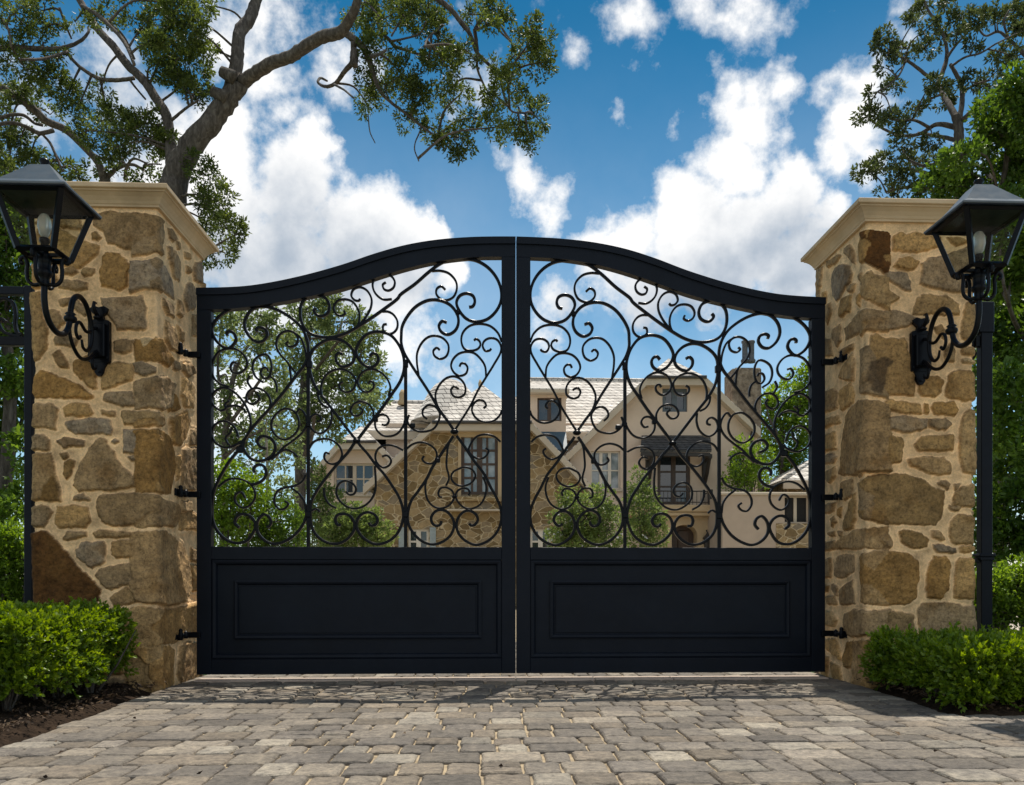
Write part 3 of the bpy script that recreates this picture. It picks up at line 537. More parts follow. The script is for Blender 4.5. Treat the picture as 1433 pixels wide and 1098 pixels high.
# ================================================================== stone pillars
TI = {1:(40,285,4.772),2:(40,500,4.772),3:(40,720,4.48),4:(1135,300,4.772),5:(1135,520,4.772),6:(1135,740,4.772)}
CC = {'g':(0.347,0.233,0.118),'t':(0.429,0.273,0.118),'o':(.355,.212,.078),'d':(0.121,0.054,0.014),'b':(0.319,0.233,0.142),'l':(0.517,0.385,0.220)}
LF = [ # left pillar, front face: tile, colour, polygon
(1,'g',[(430,95),(480,70),(560,60),(860,75),(930,75),(930,320),(740,320),(530,265),(500,190),(440,140)]),
(1,'t',[(180,155),(330,235),(470,290),(465,340),(400,385),(330,430),(60,380),(60,170)]),(1,'t',[(180,90),(340,85),(370,180),(180,150),(20,120)]),
(1,'o',[(425,200),(445,190),(480,225),(460,248),(425,235)]),(1,'o',[(520,330),(600,335),(655,380),(680,430),(660,470),(655,540),(610,575),(490,545),(480,450),(500,370)]),
(1,'b',[(770,400),(850,365),(930,365),(930,570),(780,570),(740,535),(790,500)]),(1,'g',[(220,450),(300,420),(325,455),(290,475),(230,470)]),
(1,'t',[(360,430),(440,435),(420,470),(370,485),(350,465)]),(1,'g',[(205,515),(300,512),(390,530),(390,570),(340,578),(210,560)]),
(1,'b',[(485,630),(765,620),(785,700),(780,840),(600,840),(560,760),(500,700)]),(1,'g',[(210,640),(280,628),(330,640),(400,720),(380,750),(330,720),(270,680),(220,680)]),
(1,'t',[(0,590),(90,590),(95,760),(125,860),(120,960),(70,1040),(0,1050)]),(1,'g',[(170,890),(250,885),(330,910),(310,960),(180,940)]),
(1,'g',[(575,920),(630,900),(695,920),(690,980),(640,995),(580,985)]),(1,'l',[(725,930),(770,895),(840,900),(830,960),(790,1010),(735,980)]),
(1,'o',[(850,890),(930,920),(930,1010),(900,1020),(825,1010)]),(2,'g',[(165,-20),(200,-45),(240,0),(270,70),(225,70),(180,40)]),
(1,'t',[(20,395),(150,420),(190,500),(150,560),(20,560)]),(1,'g',[(120,700),(200,720),(240,800),(180,850),(130,800)]),
(2,'t',[(310,20),(400,-20),(450,60),(455,205),(430,210),(310,100),(300,60)]),(2,'t',[(500,60),(600,25),(680,45),(700,100),(690,145),(500,215),(490,170)]),
(2,'b',[(700,40),(760,30),(850,65),(845,95),(770,120),(710,100)]),(2,'o',[(20,130),(100,80),(180,125),(330,180),(430,260),(420,275),(60,272),(10,250)]),
(2,'g',[(0,310),(150,315),(195,345),(180,440),(190,475),(0,460)]),(2,'t',[(230,340),(290,310),(400,310),(430,370),(400,395),(330,390),(240,385)]),
(2,'g',[(490,360),(575,360),(575,385),(490,380)]),(2,'b',[(245,430),(400,410),(545,415),(560,480),(550,510),(330,505),(270,480)]),
(2,'b',[(505,250),(600,230),(690,225),(715,320),(640,330),(505,285)]),(2,'g',[(780,150),(840,135),(930,130),(930,330),(765,320),(765,230)]),
(2,'t',[(625,370),(700,360),(840,365),(930,365),(930,450),(650,450)]),(2,'g',[(0,530),(90,510),(145,550),(140,615),(0,615)]),
(2,'b',[(190,560),(240,535),(370,550),(370,590),(240,600)]),(2,'b',[(555,560),(580,545),(600,565),(575,578)]),
(2,'b',[(640,480),(720,490),(735,540),(725,635),(635,625)]),(2,'g',[(215,640),(250,630),(270,660),(235,675)]),(2,'o',[(240,700),(280,680),(310,700),(290,780),(260,815),(240,760)]),
(2,'g',[(470,540),(500,548),(560,620),(620,720),(700,800),(715,870),(680,870),(580,890),(340,890),(300,850),(350,720),(420,590)]),
(2,'g',[(0,645),(150,640),(180,760),(210,870),(220,960),(70,955),(0,960)]),(2,'b',[(665,660),(700,652),(725,670),(720,690),(690,690)]),
(2,'o',[(790,510),(860,475),(930,490),(930,900),(850,900),(785,870),(775,660),(795,640)]),(2,'b',[(300,925),(360,915),(410,950),(410,958),(300,945)]),
(2,'g',[(470,930),(560,912),(730,912),(930,930),(930,1125),(560,1120),(490,1090),(458,1000)]),(2,'g',[(0,1000),(130,995),(155,1030),(140,1080),(100,1130),(0,1120)]),
(2,'t',[(190,1000),(300,985),(390,1000),(410,1090),(380,1130),(210,1130),(185,1098)]),
(3,'d',[(0,110),(120,105),(200,190),(330,340),(390,400),(450,470),(440,530),(400,560),(300,600),(0,620)]),(3,'g',[(220,150),(250,110),(360,105),(365,135),(230,158)]),
(3,'g',[(410,110),(450,95),(660,110),(670,130),(600,138),(420,138)]),(3,'b',[(300,220),(330,180),(470,170),(485,200),(480,290),(400,332),(310,260)]),
(3,'g',[(525,175),(560,162),(665,165),(665,265),(560,270),(530,240)]),(3,'g',[(415,380),(460,340),(630,305),(670,360),(675,420),(520,465),(480,450)]),
(3,'g',[(510,520),(610,460),(690,480),(690,540),(620,565),(540,560)]),(3,'g',[(725,120),(770,105),(880,105),(880,560),(800,540),(720,500),(705,370),(705,230)]),
(3,'t',[(600,600),(650,590),(760,580),(880,600),(880,810),(760,825),(650,830),(600,760)]),(3,'t',[(600,840),(700,830),(760,820),(880,815),(880,1200),(780,1200),(640,1180)]),
(3,'g',[(300,640),(560,600),(560,760),(320,780)]),(3,'o',[(0,650),(270,640),(290,800),(0,830)]),(3,'t',[(0,860),(300,810),(560,800),(590,1000),(0,1010)]),(3,'g',[(0,1040),(600,1030),(620,1200),(0,1200)]),
]
LS = [ # left pillar, side facing the gate
(1,'g',[(790,75),(880,110),(900,150),(890,330),(790,290)]),(1,'g',[(930,170),(960,180),(980,240),(960,260),(935,220)]),(1,'g',[(985,250),(1008,255),(1008,310),(988,300)]),
(1,'b',[(920,290),(945,290),(945,350),(925,360)]),(1,'b',[(965,315),(1000,360),(1015,440),(1000,520),(960,480),(935,380)]),(1,'g',[(1040,320),(1070,330),(1070,370),(1040,360)]),
(1,'g',[(1050,415),(1072,430),(1070,465),(1050,450)]),(1,'b',[(1110,390),(1170,400),(1170,540),(1100,510),(1090,450)]),(1,'b',[(790,330),(860,375),(900,420),(960,510),(975,640),(880,575),(790,530)]),
(1,'g',[(890,630),(940,660),(970,690),(965,760),(920,740),(890,680)]),(1,'g',[(990,640),(1010,650),(1028,720),(1010,760),(985,740)]),(1,'b',[(1050,540),(1080,525),(1105,590),(1100,690),(1060,720),(1035,640)]),
(1,'g',[(905,770),(970,830),(1000,940),(990,990),(940,970),(905,900)]),(1,'g',[(985,810),(1030,860),(1030,920),(1000,900)]),(1,'o',[(800,870),(870,905),(945,1040),(930,1090),(800,1010)]),
(1,'b',[(950,1030),(985,1050),(1000,1110),(960,1110)]),(1,'g',[(1090,740),(1170,740),(1170,900),(1090,880)]),
(2,'g',[(1020,40),(1080,50),(1100,110),(1060,130),(1020,90)]),(2,'g',[(800,120),(900,130),(950,180),(930,330),(890,350),(800,310)]),(2,'o',[(960,240),(1000,340),(930,370),(920,320)]),
(2,'t',[(1020,135),(1080,170),(1110,220),(1105,340),(1030,330),(1010,250)]),(2,'t',[(800,355),(900,380),(905,450),(800,445)]),(2,'o',[(930,420),(1000,380),(1050,360),(1085,430),(1050,540),(1000,590),(945,580)]),
(2,'o',[(800,465),(860,480),(915,520),(960,640),(970,760),(950,910),(800,890)]),(2,'g',[(1020,610),(1080,600),(1160,620),(1160,880),(1010,890)]),(2,'t',[(975,660),(1005,650),(1005,800),(980,830)]),
(2,'g',[(1085,480),(1160,500),(1160,590),(1070,580)]),(2,'g',[(800,925),(900,950),(960,970),(985,1000),(970,1130),(800,1120)]),(2,'g',[(1010,960),(1080,960),(1085,1030),(1010,1020)]),(2,'t',[(1000,1040),(1085,1040),(1150,1090),(1140,1150),(1000,1150)]),
(3,'g',[(740,95),(870,110),(960,180),(1000,260),(1005,480),(960,545),(860,570),(740,540)]),(3,'g',[(1015,210),(1080,220),(1080,300),(1010,290)]),(3,'t',[(1015,320),(1080,320),(1080,480),(1020,480)]),
(3,'t',[(740,605),(920,590),(1080,540),(1080,720),(940,780),(920,800),(740,820)]),(3,'t',[(740,830),(880,820),(915,850),(905,1060),(850,1120),(740,1140)]),(3,'g',[(940,830),(990,800),(1080,800),(1080,1070),(960,1070),(925,1000)]),
]
RF = [
(4,'o',[(300,110),(380,100),(430,125),(470,180),(485,230),(525,270),(525,340),(440,330),(385,310),(300,300)]),(4,'t',[(545,150),(600,125),(640,140),(700,120),(850,160),(860,210),(780,240),(700,250),(545,240)]),
(4,'t',[(555,345),(590,300),(650,285),(720,320),(700,355),(650,370),(580,360)]),(4,'b',[(485,390),(510,385),(640,390),(655,450),(660,510),(630,510),(520,430)]),
(4,'b',[(740,330),(780,300),(900,275),(1040,220),(1130,215),(1130,520),(950,525),(840,495),(730,465),(750,400)]),(4,'t',[(900,160),(990,155),(1060,180),(960,210)]),(4,'t',[(1090,80),(1140,80),(1140,190),(1085,170)]),
(4,'t',[(310,400),(400,378),(440,430),(500,490),(590,560),(520,600),(440,600),(380,575),(310,520)]),(4,'t',[(715,560),(760,530),(850,545),(900,545),(980,600),(985,660),(960,670),(680,665)]),
(4,'b',[(515,650),(560,645),(660,670),(720,700),(640,740),(500,780)]),(4,'t',[(1030,590),(1080,575),(1140,590),(1140,830),(1010,835),(1000,790),(1020,700)]),
(4,'t',[(400,810),(430,795),(490,830),(620,830),(640,860),(640,900),(690,1050),(690,1205),(420,1205),(350,1150),(330,1000),(370,890),(400,860)]),
(4,'g',[(300,660),(400,640),(460,680),(455,750),(380,770),(300,790)]),
(4,'g',[(810,750),(870,735),(900,770),(890,830),(850,800)]),(4,'g',[(890,900),(940,860),(960,920),(950,985),(900,975)]),(4,'t',[(1005,890),(1130,880),(1130,940),(1010,930)]),(4,'l',[(1010,965),(1130,965),(1130,995),(1010,990)]),
(5,'t',[(715,100),(750,40),(840,30),(880,60),(870,130),(830,165),(730,160)]),(5,'t',[(910,30),(960,0),(1060,0),(1140,20),(1140,190),(1020,190),(900,160)]),
(5,'g',[(270,230),(320,195),(380,215),(450,205),(455,330),(440,440),(450,620),(360,640),(300,690),(270,690)]),(5,'t',[(485,220),(520,190),(560,200),(640,200),(720,220),(735,275),(640,280),(500,255)]),
(5,'o',[(755,215),(780,215),(780,280),(755,275)]),(5,'o',[(800,240),(830,205),(950,200),(980,250),(960,295),(820,285)]),(5,'b',[(495,310),(600,300),(690,310),(775,330),(775,380),(640,405),(510,385)]),
(5,'b',[(790,325),(900,320),(940,355),(890,390),(800,380)]),(5,'o',[(475,440),(520,428),(600,440),(615,480),(600,600),(530,620),(480,600)]),(5,'o',[(690,490),(740,435),(800,430),(950,425),(945,525),(820,530),(710,525)]),
(5,'t',[(1020,280),(1060,255),(1140,255),(1140,690),(1010,670),(985,580),(995,400)]),(5,'g',[(650,590),(740,575),(880,575),(930,620),(930,680),(850,690),(730,660),(660,625)]),
(5,'o',[(300,740),(380,700),(480,690),(600,685),(740,720),(830,780),(890,800),(880,960),(830,1020),(740,1020),(440,1010),(370,980),(300,970)]),(5,'g',[(845,740),(900,725),(930,750),(910,790)]),
(5,'t',[(945,850),(1000,770),(1140,735),(1140,900),(1020,900),(940,890)]),(5,'g',[(960,750),(1000,740),(970,790)]),(5,'g',[(920,900),(1000,905),(980,925),(935,925)]),(5,'t',[(930,1000),(980,955),(1130,975),(1130,1150),(960,1150),(925,1098)]),
(6,'g',[(300,20),(430,0),(510,20),(540,90),(530,130),(300,125)]),(6,'o',[(585,20),(620,5),(720,25),(780,70),(770,115),(690,130),(600,95)]),(6,'g',[(810,15),(850,15),(885,75),(860,80),(815,60)]),
(6,'b',[(815,105),(900,110),(960,130),(960,155),(830,150)]),(6,'t',[(990,120),(1130,118),(1130,155),(990,155)]),(6,'o',[(300,180),(390,170),(480,150),(560,155),(650,170),(715,215),(715,330),(700,460),(620,500),(480,500),(300,490)]),
(6,'o',[(790,230),(820,185),(900,185),(925,230),(915,400),(870,465),(770,450),(775,300)]),(6,'t',[(970,210),(1010,195),(1130,205),(1130,470),(950,460),(960,330)]),
(6,'g',[(715,540),(740,500),(880,490),(1050,520),(1130,510),(1130,720),(730,720),(720,620)]),(6,'t',[(300,560),(370,540),(430,560),(425,640),(400,690),(300,720)]),
(6,'t',[(460,580),(490,548),(560,560),(685,570),(680,700),(480,720),(460,640)]),(6,'o',[(300,750),(380,740),(500,760),(500,1150),(300,1150)]),(6,'g',[(530,760),(800,750),(820,900),(540,920)]),(6,'t',[(850,750),(1130,750),(1130,940),(860,920)]),(6,'g',[(540,950),(1130,970),(1130,1150),(540,1150)]),
]
RS = [
(4,'d',[(340,120),(440,60),(440,350),(340,300)]),(4,'b',[(260,200),(290,240),(300,325),(230,255),(230,220)]),(4,'g',[(125,310),(180,265),(205,275),(170,325),(120,350)]),
(4,'b',[(210,330),(260,350),(280,400),(270,450),(210,530),(175,585),(150,540),(140,430),(170,360)]),(4,'g',[(325,400),(345,385),(345,430),(330,440)]),(4,'g',[(255,480),(300,465),(290,510),(255,515)]),
(4,'o',[(210,560),(275,535),(270,640),(200,685),(195,630)]),(4,'t',[(320,540),(340,530),(330,620),(318,600)]),(4,'t',[(350,410),(440,360),(440,590),(350,560)]),
(4,'g',[(100,620),(130,590),(145,650),(110,730),(98,700)]),(4,'g',[(225,760),(290,700),(340,650),(440,600),(440,740),(370,770),(230,835)]),(4,'g',[(150,770),(200,735),(205,840),(180,880),(155,830)]),
(4,'g',[(80,830),(130,830),(150,940),(80,940)]),(4,'g',[(200,910),(290,860),(290,890),(215,950)]),(4,'g',[(215,1020),(280,930),(300,990),(290,1110),(190,1090)]),(4,'g',[(340,900),(440,830),(440,1200),(345,1190)]),
(4,'g',[(20,360),(80,350),(70,480),(20,440)]),(4,'t',[(85,520),(105,510),(105,590),(85,600)]),(4,'g',[(20,510),(60,510),(65,570),(20,560)]),(4,'b',[(20,610),(75,600),(80,800),(20,800)]),
(5,'g',[(80,150),(150,115),(185,140),(185,240),(80,275)]),(5,'t',[(210,120),(265,70),(290,130),(285,200),(210,265),(205,200)]),(5,'t',[(80,330),(190,285),(200,340),(80,375)]),
(5,'t',[(80,430),(165,400),(175,510),(80,540)]),(5,'b',[(90,570),(150,545),(180,570),(160,600),(100,615)]),(5,'t',[(95,670),(170,630),(175,690),(130,745),(95,710)]),
(5,'g',[(270,230),(320,195),(440,190),(440,650),(300,690),(190,690),(200,480),(230,300)]),(5,'g',[(205,740),(280,725),(285,820),(230,860),(205,820)]),(5,'o',[(305,800),(305,980),(290,1040),(230,1060),(220,1000),(260,900)]),
(5,'g',[(335,745),(440,680),(440,1010),(340,970)]),(5,'o',[(190,920),(210,905),(205,970),(188,960)]),(5,'t',[(125,985),(150,965),(180,1000),(150,1030)]),(5,'g',[(80,890),(170,880),(160,930),(80,950)]),
(6,'g',[(80,90),(170,85),(185,130),(80,150)]),(6,'t',[(125,20),(165,15),(170,50),(130,50)]),(6,'g',[(185,15),(215,12),(205,45)]),(6,'g',[(215,70),(290,10),(440,-20),(440,125),(280,130),(205,130)]),
(6,'b',[(180,220),(200,180),(290,170),(290,280),(215,330),(175,320)]),(6,'g',[(80,200),(140,200),(140,320),(80,330)]),(6,'g',[(200,400),(280,340),(300,500),(210,505)]),(6,'g',[(345,170),(440,130),(440,510),(335,490)]),
(6,'g',[(150,370),(180,380),(180,440),(150,410)]),(6,'g',[(110,450),(160,450),(180,500),(120,500)]),(6,'t',[(80,370),(120,380),(115,420),(80,420)]),(6,'g',[(220,570),(300,540),(440,540),(440,690),(300,720),(250,710),(215,640)]),
(6,'t',[(80,545),(140,550),(180,600),(160,650),(80,640)]),(6,'t',[(90,740),(170,735),(215,840),(210,870),(100,800)]),(6,'o',[(245,760),(285,745),(280,920),(240,930),(230,860)]),(6,'g',[(300,750),(440,740),(440,1060),(300,1070)]),
(6,'o',[(130,890),(200,930),(215,1020),(150,1010)]),(6,'t',[(80,840),(120,860),(115,1000),(80,990)]),
]
PFY, PBY, PTOP = -.505, .315, 3.04
t = NT('rubble_stone'); o = t.obj(); a = t.n('ShaderNodeAttribute', attribute_name='col').outputs['Color']; sm = t.n('ShaderNodeAttribute', attribute_name='stone').outputs['Fac']
c = t.mix(1.0, a, t.ramp(t.noise(11, 8, o, .68), [(.28,(.52,.50,.48)),(.5,(1.04,1.03,1.02)),(.72,(1.45,1.42,1.34))]), 'MULTIPLY')
rust = t.ramp(t.noise(4.3, 6, o, .6), [(.52,(0,0,0)),(.66,(1,1,1))])
c = t.mix(t.math('MULTIPLY', t.math('MULTIPLY', rust, sm), .55), c, (.21,.105,.028))
c = t.mix(sm, c, t.mix(1.0, c, t.ramp(t.noise(46, 7, o, .75), [(.33,(.45,.43,.40)),(.48,(1,1,1)),(.66,(1.4,1.37,1.3))]), 'MULTIPLY'))
c = t.mix(1.0, c, t.ramp(t.noise(95, 5, o, .7), [(.3,(.80,.80,.80)),(.6,(1.06,1.06,1.06))]), 'MULTIPLY')
hm = t.math('MULTIPLY_ADD', sm, .78); t.t.nodes[-1].inputs[2].default_value = .22
n_ = t.bump(t.math('MULTIPLY', t.noise(30, 9, o, .72), hm), 1.0, .02); n_ = t.bump(t.math('MULTIPLY', t.noise(150, 5, o, .6), hm), .4, .003, n_)
M['rubble'] = t.done(t.principled(c, .88, n_, spec=.25))
t = NT('cast_limestone'); o = t.obj()
c = t.ramp(t.noise(5, 8, o), [(.25,(.46,.335,.195)),(.55,(.58,.435,.27)),(.8,(.62,.48,.32))])
c = t.mix(t.math('MULTIPLY', t.ramp(t.noise(2.3, 7, o, .65), [(.5,(0,0,0)),(.7,(1,1,1))]), .35), c, (.26,.20,.13))
M['cap'] = t.done(t.principled(c, .8, t.bump(t.noise(120, 5, o), .3, .003), spec=.3))
def fbm2(x, y, seed, octs=4, s0=6.0):
    """cheap value-noise fbm on numpy arrays"""
    rr = np.random.default_rng(seed); out = np.zeros_like(x); amp = 1.0; tot = 0; tab = rr.random((64, 64)); s = s0
    for k in range(octs):
        X = x*s+17.3*k; Y = y*s+5.1*k; i = np.floor(X).astype(int); j = np.floor(Y).astype(int); fx = X-i; fy = Y-j
        fx = fx*fx*(3-2*fx); fy = fy*fy*(3-2*fy)
        g = lambda a, b: tab[a % 64, b % 64]
        out += amp*((g(i,j)*(1-fx)+g(i+1,j)*fx)*(1-fy)+(g(i,j+1)*(1-fx)+g(i+1,j+1)*fx)*fy); tot += amp; amp *= .5; s *= 2
    return out/tot*2-1
def pillar(side, front, flank, label, seed):
    """side=-1 left, +1 right. perimeter coordinate q: 0 at the corner between front and gate side, negative along the front"""
    xi = side*2.27; xo = PY(47 if side < 0 else 1362, 600, PFY)[0]; Wd = abs(xo-xi); Dp = PBY-PFY
    root = empty('stone_pillar', ((xi+xo)/2, (PFY+PBY)/2, 0), label, 'pillar', 'stone gate pillars')
    fine, coarse = .0062, .02
    q = np.concatenate([np.arange(-Wd-.03, Dp+.03, fine), np.arange(Dp+.03, Dp+Wd, coarse), np.arange(Dp+Wd, 2*Dp+Wd-.03, coarse)]); zz = np.arange(-.06, PTOP+.001, .0065)
    per = 2*(Wd+Dp); r = .022
    # base point and normal round the perimeter (corner list in order of growing q)
    cor = [-Wd, 0.0, Dp, Dp+Wd, 2*Dp+Wd]
    pts = [(xo, PFY), (xi, PFY), (xi, PBY), (xo, PBY), (xo, PFY), (xi, PFY)]
    nrm = [(0, -1), (-side, 0), (0, 1), (side, 0), (0, -1)]
    B = np.zeros((len(q), 2)); N = np.zeros((len(q), 2))
    qq = np.where(q < -Wd, q+per, q)
    for k in range(4):
        a, b = cor[k], cor[k+1]; A = np.array(pts[k]); Bp = np.array(pts[k+1]); m = (qq >= a-1e-9) & (qq < b+1e-9)
        tt = ((qq[m]-a)/(b-a))[:, None]; B[m] = A+(Bp-A)*tt; N[m] = nrm[k]
    for k in range(5):
        cq = cor[k]; m = np.abs(qq-cq) < r
        if k == 0: m |= np.abs(qq-per-cq) < r; d_ = np.where(np.abs(qq-cq) < r, qq-cq, qq-per-cq)[m]
        else: d_ = (qq-cq)[m]
        na = np.array(nrm[(k-1) % 4]); nb = np.array(nrm[k % 4]); cp = np.array(pts[k])
        th = (d_+r)/(2*r)*math.pi/2; nn = np.cos(th)[:, None]*na+np.sin(th)[:, None]*nb
        B[m] = cp-r*(na+nb)+r*nn; N[m] = nn
    Q, Z = np.meshgrid(q, zz); sh = Q.shape; Q = Q.ravel(); Z = Z.ravel()
    Qn = np.where(Q < -Wd, Q+per, Q)
    Pw = np.stack([Q+.010*fbm2(Q, Z, seed, 4, 14)+.0085*fbm2(Q, Z, seed+2, 3, 42), Z+.010*fbm2(Q, Z, seed+1, 4, 14)+.0085*fbm2(Q, Z, seed+3, 3, 42)], 1)
    S = np.full(len(Q), -1.0); ID = np.zeros(len(Q), int); cols = [(.0,.0,.0)]; tilt = [(0, 0, 0, 0, 1)]; rr = random.Random(seed)
    def stone(poly, ck):
        poly = np.asarray(poly, float); kk = rr.uniform(.80, 1.14); wm = rr.uniform(-.06, .06); cols.append((CC[ck][0]*kk*(1+wm), CC[ck][1]*kk, CC[ck][2]*kk*(1-2*wm))); i = len(cols)-1
        c_ = poly.mean(0); tf = 2.2 if c_[0] > 0 else 1; tilt.append((c_[0], c_[1], tf*rr.uniform(-.05, .05), tf*rr.uniform(-.05, .05), rr.uniform(.75, 1.25)))
        lo = poly.min(0)-.04; hi = poly.max(0)+.04
        m = np.where((Pw[:, 0] > lo[0]) & (Pw[:, 0] < hi[0]) & (Pw[:, 1] > lo[1]) & (Pw[:, 1] < hi[1]))[0]
        if len(m) == 0: return
        ca = np.roll(poly, 1, 0); area = abs((ca[:, 0]*poly[:, 1]-ca[:, 1]*poly[:, 0]).sum())/2; rd = min(.018, .16*math.sqrt(area))
        d = poly_sd(Pw[m], poly)+.0055
        up = d > S[m]; S[m[up]] = d[up]; ID[m[up]] = i
    for tl, ck, ps in front:
        ox, oy, s_ = TI[tl]; w3 = [PY(ox+x/s_, oy+y/s_, PFY) for x, y in ps]; stone([((p[0]-xi)*(-side) if True else 0, p[2]) for p in w3] if side > 0 else [(p[0]-xi, p[2]) for p in w3], ck)
    for tl, ck, ps in flank:
        ox, oy, s_ = TI[tl]; w3 = [PX(ox+x/s_, oy+y/s_, xi) for x, y in ps]; stone([(p[1]-PFY, p[2]) for p in w3], ck)
    # unseen faces: coursed random rubble
    y = -.05; q0, q1 = Dp+.02, 2*Dp+Wd-.02
    while y < PTOP:
        h = rr.uniform(.12, .3); x = q0+rr.uniform(-.1, 0)
        while x < q1:
            wd = rr.uniform(.12, .42); g = .016; a, b, c, e = x+g, min(x+wd, q1)-g, y+g, min(y+h, PTOP)-g
            if b-a > .05 and e-c > .04:
                j = lambda: rr.uniform(-.014, .014); stone([(a+j(),c+j()),((a+b)/2,c+j()),(b+j(),c+j()),(b+j(),(c+e)/2),(b+j(),e+j()),((a+b)/2,e+j()),(a+j(),e+j()),(a+j(),(c+e)/2)], rr.choice('gttobg'))
            x += wd
        y += h
    cols = np.array(cols); tilt = np.array(tilt)
    e = np.clip((S+.004)/.016, 0, 1); e = e*e*(3-2*e)
    tl_ = tilt[ID]; stoneh = .020*tl_[:, 4]+tl_[:, 2]*(Q-tl_[:, 0])+tl_[:, 3]*(Z-tl_[:, 1])+.010*fbm2(Q, Z, seed+5, 6, 18)
    stoneh = np.maximum(stoneh, .003)
    mort = -.003+.004*fbm2(Q, Z, seed+7, 4, 9)+.005*np.exp(-((S+.014)/.008)**2)
    H = mort*(1-e)+stoneh*e
    H = np.where(ID == 0, mort, H)
    ce = np.clip((S+.001)/.005, 0, 1); ce = np.where(ID == 0, 0, ce)
    mcol = np.array([.72,.495,.27])*(1+.16*fbm2(Q, Z, seed+9, 4, 5)+.30*np.exp(-((S+.006)/.005)**2))[:, None]
    colr = mcol*(1-ce[:, None])+cols[ID]*ce[:, None]
    # dark weathered patch on the big stones
    if side > 0:
        ox, oy, s_ = TI[4]; pp = [PY(ox+x/s_, oy+y/s_, PFY) for x, y in [(380,980),(480,950),(550,985),(510,1030),(500,1120),(470,1205),(400,1190),(370,1100)]]
        d = poly_sd(Pw, [(-(p[0]-xi), p[2]) for p in pp]); k = np.clip(d/.012, 0, 1)[:, None]*.85*ce[:, None]; colr = colr*(1-k)+np.array([.09,.06,.035])*k
    else:
        ox, oy, s_ = TI[2]; pp = [PY(ox+x/s_, oy+y/s_, PFY) for x, y in [(80,960),(100,860),(180,770),(215,880),(222,965)]]
        d = poly_sd(Pw, [(p[0]-xi, p[2]) for p in pp]); k = np.clip(d/.012, 0, 1)[:, None]*.85*ce[:, None]; colr = colr*(1-k)+np.array([.16,.085,.022])*k
    nq = sh[1]; nz = sh[0]; Bx = np.tile(B, (nz, 1)); Nx = np.tile(N, (nz, 1))
    V = np.stack([Bx[:, 0]+Nx[:, 0]*H, Bx[:, 1]+Nx[:, 1]*H, Z], 1)
    idx = np.arange(nq*nz).reshape(nz, nq); nxt = np.roll(idx, -1, axis=1)
    f = np.stack([idx[:-1], nxt[:-1], nxt[1:], idx[1:]], -1).reshape(-1, 4)
    if side > 0: f = f[:, ::-1]
    o = np_mesh('shaft', V, f, M['rubble'], root, smooth=True, attrs={'col': ('FLOAT_COLOR', 'POINT', np.concatenate([colr, np.ones((len(colr), 1))], 1)), 'stone': ('FLOAT', 'POINT', ce)})
    # moulded cap
    ov = [(.0,-.118),(.018,-.118),(.018,-.106),(.024,-.100),(.03,-.086),(.046,-.064),(.066,-.046),(.076,-.042),(.076,-.034),(.092,-.030),(.094,-.026),(.094,-.004),(.090,0)]
    x0, x1 = min(xi, xo), max(xi, xo); zt = 3.145; vs = []; n = len(ov)
    for d, h in ov: vs += [(x0-d,PFY-d,zt+h),(x1+d,PFY-d,zt+h),(x1+d,PBY+d,zt+h),(x0-d,PBY+d,zt+h)]
    vs.append(((x0+x1)/2, (PFY+PBY)/2, zt+.03))
    fs = [(k*4+j, k*4+(j+1)%4, (k+1)*4+(j+1)%4, (k+1)*4+j) for k in range(n-1) for j in range(4)]+[(n*4-4+j, n*4-4+(j+1)%4, n*4) for j in range(4)]+[(3,2,1,0)]
    MB().add(vs, fs).build('cap', M['cap'], root)
    return root, xo
pilL, XOL = pillar(-1, LF, LS, 'rubble stone pillar with a pale cap, big dark brown stone low beside the left hedge', 21)
pilR, XOR = pillar(1, RF, RS, 'rubble stone pillar with a pale cap, standing beside the tall iron post', 33)
